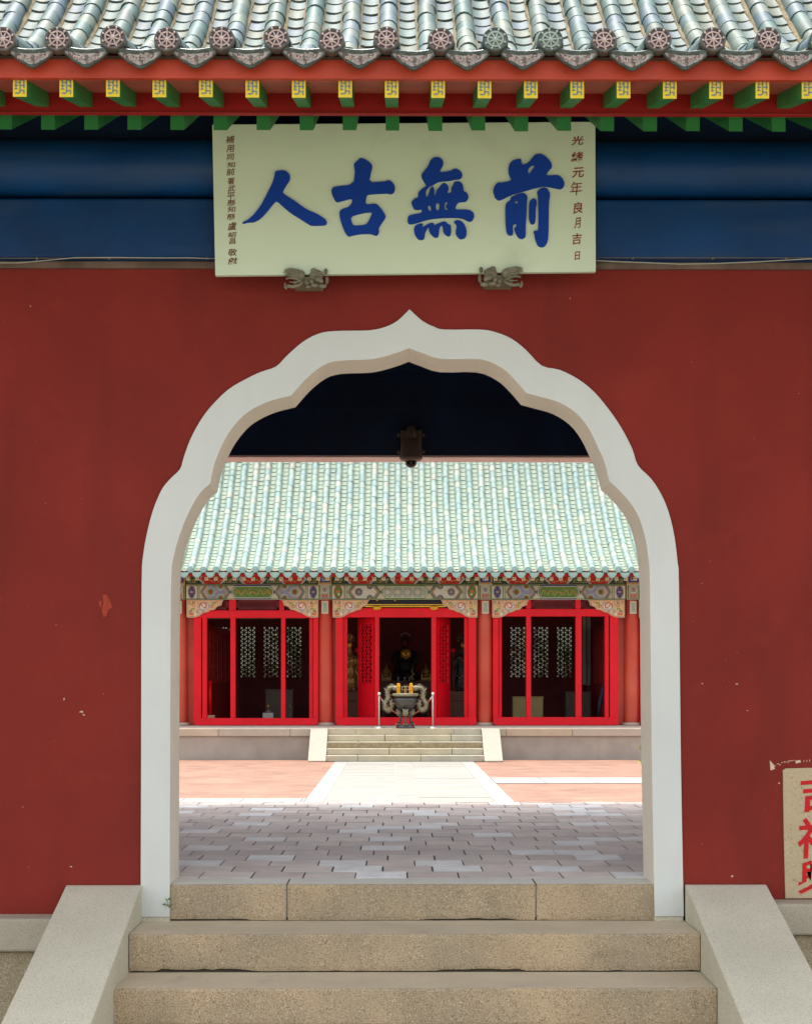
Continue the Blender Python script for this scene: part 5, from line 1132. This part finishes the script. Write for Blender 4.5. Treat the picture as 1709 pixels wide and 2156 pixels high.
for px_, lab in ((751.5, "round red lantern in the left opening of the centre bay"), (953.5, "round red lantern in the right opening of the centre bay")):
    D = 41.2; c = P(px_, 1370, D); t = thing("lantern", lab, "lantern", c, "red lanterns")
    a = MB(); a.ball(c, .066, 0, (1.05, 1.05, .92), 16); a.build("shade", G['lantern'], t)
    a = MB(); a.tube([c + Vector((0, 0, -.06)), (c.x, c.y, ZP)], .008, 6); a.lathe([(0, 0), (.12, 0), (.1, .02), (0, .03)], (c.x, c.y, ZP), 16); a.build("stand", G['hbrown'], t)
# right bay: cabinets, curtain wall, folded umbrella
def cabinet(x0, x1, y0, D, mat, lab):
    A_ = P(x0, 1520, D); B_ = P(x1, y0, D); t = thing("cabinet", lab, "cabinet", ((A_.x + B_.x) / 2, D + .2, ZP))
    a = MB(); a.box(A_.x, B_.x, D, D + .45, ZP, B_.z - .03); a.box(A_.x + .015, B_.x - .015, D - .008, D - .001, ZP + .05, B_.z - .07); a.build("body", mat, t, bevel=.005)
    a = MB(); a.box(A_.x - .02, B_.x + .02, D - .03, D + .47, B_.z - .029, B_.z); a.build("top", mat, t, bevel=.005)
cabinet(1079.5, 1143, 1467.5, 41.5, G['cabinet'], "khaki cabinet low in the left half of the right bay")
cabinet(1191, 1243, 1457, 43.0, G['cabinetd'], "dim grey cabinet behind the second post of the right bay")
a = MB(); a.pbox(1226, 1233.5, 1300, 1442, 45.2, 45.5); a.pbox(1235, 1242.5, 1300, 1444, 45.3, 45.6); a.build("pilaster", G['curtain'], hall)
um = thing("folded_umbrella", "folded blue grey umbrella leaning at the right edge of the right bay", "umbrella", (X(1262, 41.0), 41.0, ZP))
a = MB(); a.tube([P(1258, 1509, 41.0), P(1263, 1480, 41.02), P(1269, 1452, 41.05), P(1271, 1440, 41.06)], [.02, .055, .045, .015], 9); a.build("canopy", G['umb'], um)
a = MB(); a.tube([P(1271, 1441, 41.06), P(1272.5, 1434, 41.07)], .010, 8); a.tube([P(1258, 1509, 41.0), P(1256.5, 1516, 41.0)], .008, 8); a.build("shaft", G['steel'], um)
# left bay: red tube on a pale foot, dark cabinet with small things
rt = thing("red_tube_lamp", "bright red upright tube on a pale foot inside the left bay", "tube", P(442, 1510, 39.9))
a = MB(); a.tube([P(442, 1507, 39.9), P(442, 1434, 39.9)], .040, 16); a.build("tube", G['tubered'], rt)
a = MB(); A_ = P(437, 1512, 39.9); B_ = P(452, 1506.5, 39.9); a.box(A_.x, B_.x, 39.8, 40.0, ZP + .004, B_.z); a.build("foot", G['creamo'], rt, bevel=.006)
cabinet(559, 616, 1452, 43.2, G['cabinetd'], "dark cabinet behind the post at the right of the left bay")
for (px_, py, m_, nm, lab, ct) in ((564, 1488, 'gold', "brass_lamp", "small brass altar lamp low in the left bay beside the dark cabinet", "lamp"), (610.5, 1488, 'oldgold', "brass_cup", "small brass cup right of the last post in the left bay", "cup")):
    c = P(px_, py, 42.6); a = MB(); a.lathe([(0, 0), (.05, 0), (.012, .03), (.012, c.z - ZP - .06), (.035, c.z - ZP - .02), (.04, c.z - ZP + .02), (.015, c.z - ZP + .06), (0, c.z - ZP + .06)], (c.x, 42.6, ZP), 12); tag(a.build(nm, G[m_], base=(c.x, 42.6, ZP)), lab, ct)
c = P(565, 1500, 42.2); a = MB(); a.lathe([(0, c.z - ZP - .01), (.06, c.z - ZP), (.09, c.z - ZP + .03), (.085, c.z - ZP + .03), (0, c.z - ZP + .005)], (c.x, 42.2, ZP), 14); a.box(c.x - .14, c.x + .14, 42.05, 42.35, ZP, c.z - .02)
tag(a.build("dish_stand", G['steel'], base=(c.x, 42.2, ZP)), "pale dish on a low stand at the bottom of the left bay", "dish")

# ------------------------------------------------------------------ behind the hall
a = MB(); a.box(-11, 11, 54, 54.3, ZC, 3.6); a.box(-11.1, 11.1, 53.9, 54.4, 3.6, 3.75)
tag(a.build("rear_boundary_wall", G['rearwall'], base=(0, 54, ZC)), "pale wall glimpsed through the rear lattice doors of the hall", "wall")
for i, (x, y, h_, lab) in enumerate(((-3.3, 50.5, 3.2, "dark leafy tree glimpsed behind the left bay lattice"), (5.6, 50.2, 3.2, "dark leafy tree glimpsed behind the right bay lattice"))):
    t = thing("tree", lab, "tree", (x, y, ZC), "trees behind the hall")
    a = MB(); a.tube([(x, y, ZC), (x + .2, y, ZC + 1.2), (x - .1, y, ZC + 2.4)], [.14, .11, .07], 10)
    for k in range(7): an = k * 1.1; a.tube([(x, y, ZC + 1.2 + k * .15), (x + .9 * math.cos(an), y + .9 * math.sin(an), ZC + 2.0 + k * .22)], [.05, .015], 6)
    a.build("trunk", G['trunk'], t)
    a = MB()
    for k in range(44):
        c = (x + random.gauss(0, .95), y + random.gauss(0, .6), ZC + h_ * .58 + random.gauss(0, .8)); leaves(a, c, 75, (.22, .22, .2), .13)
    a.build("crown", G['foliage'], t)
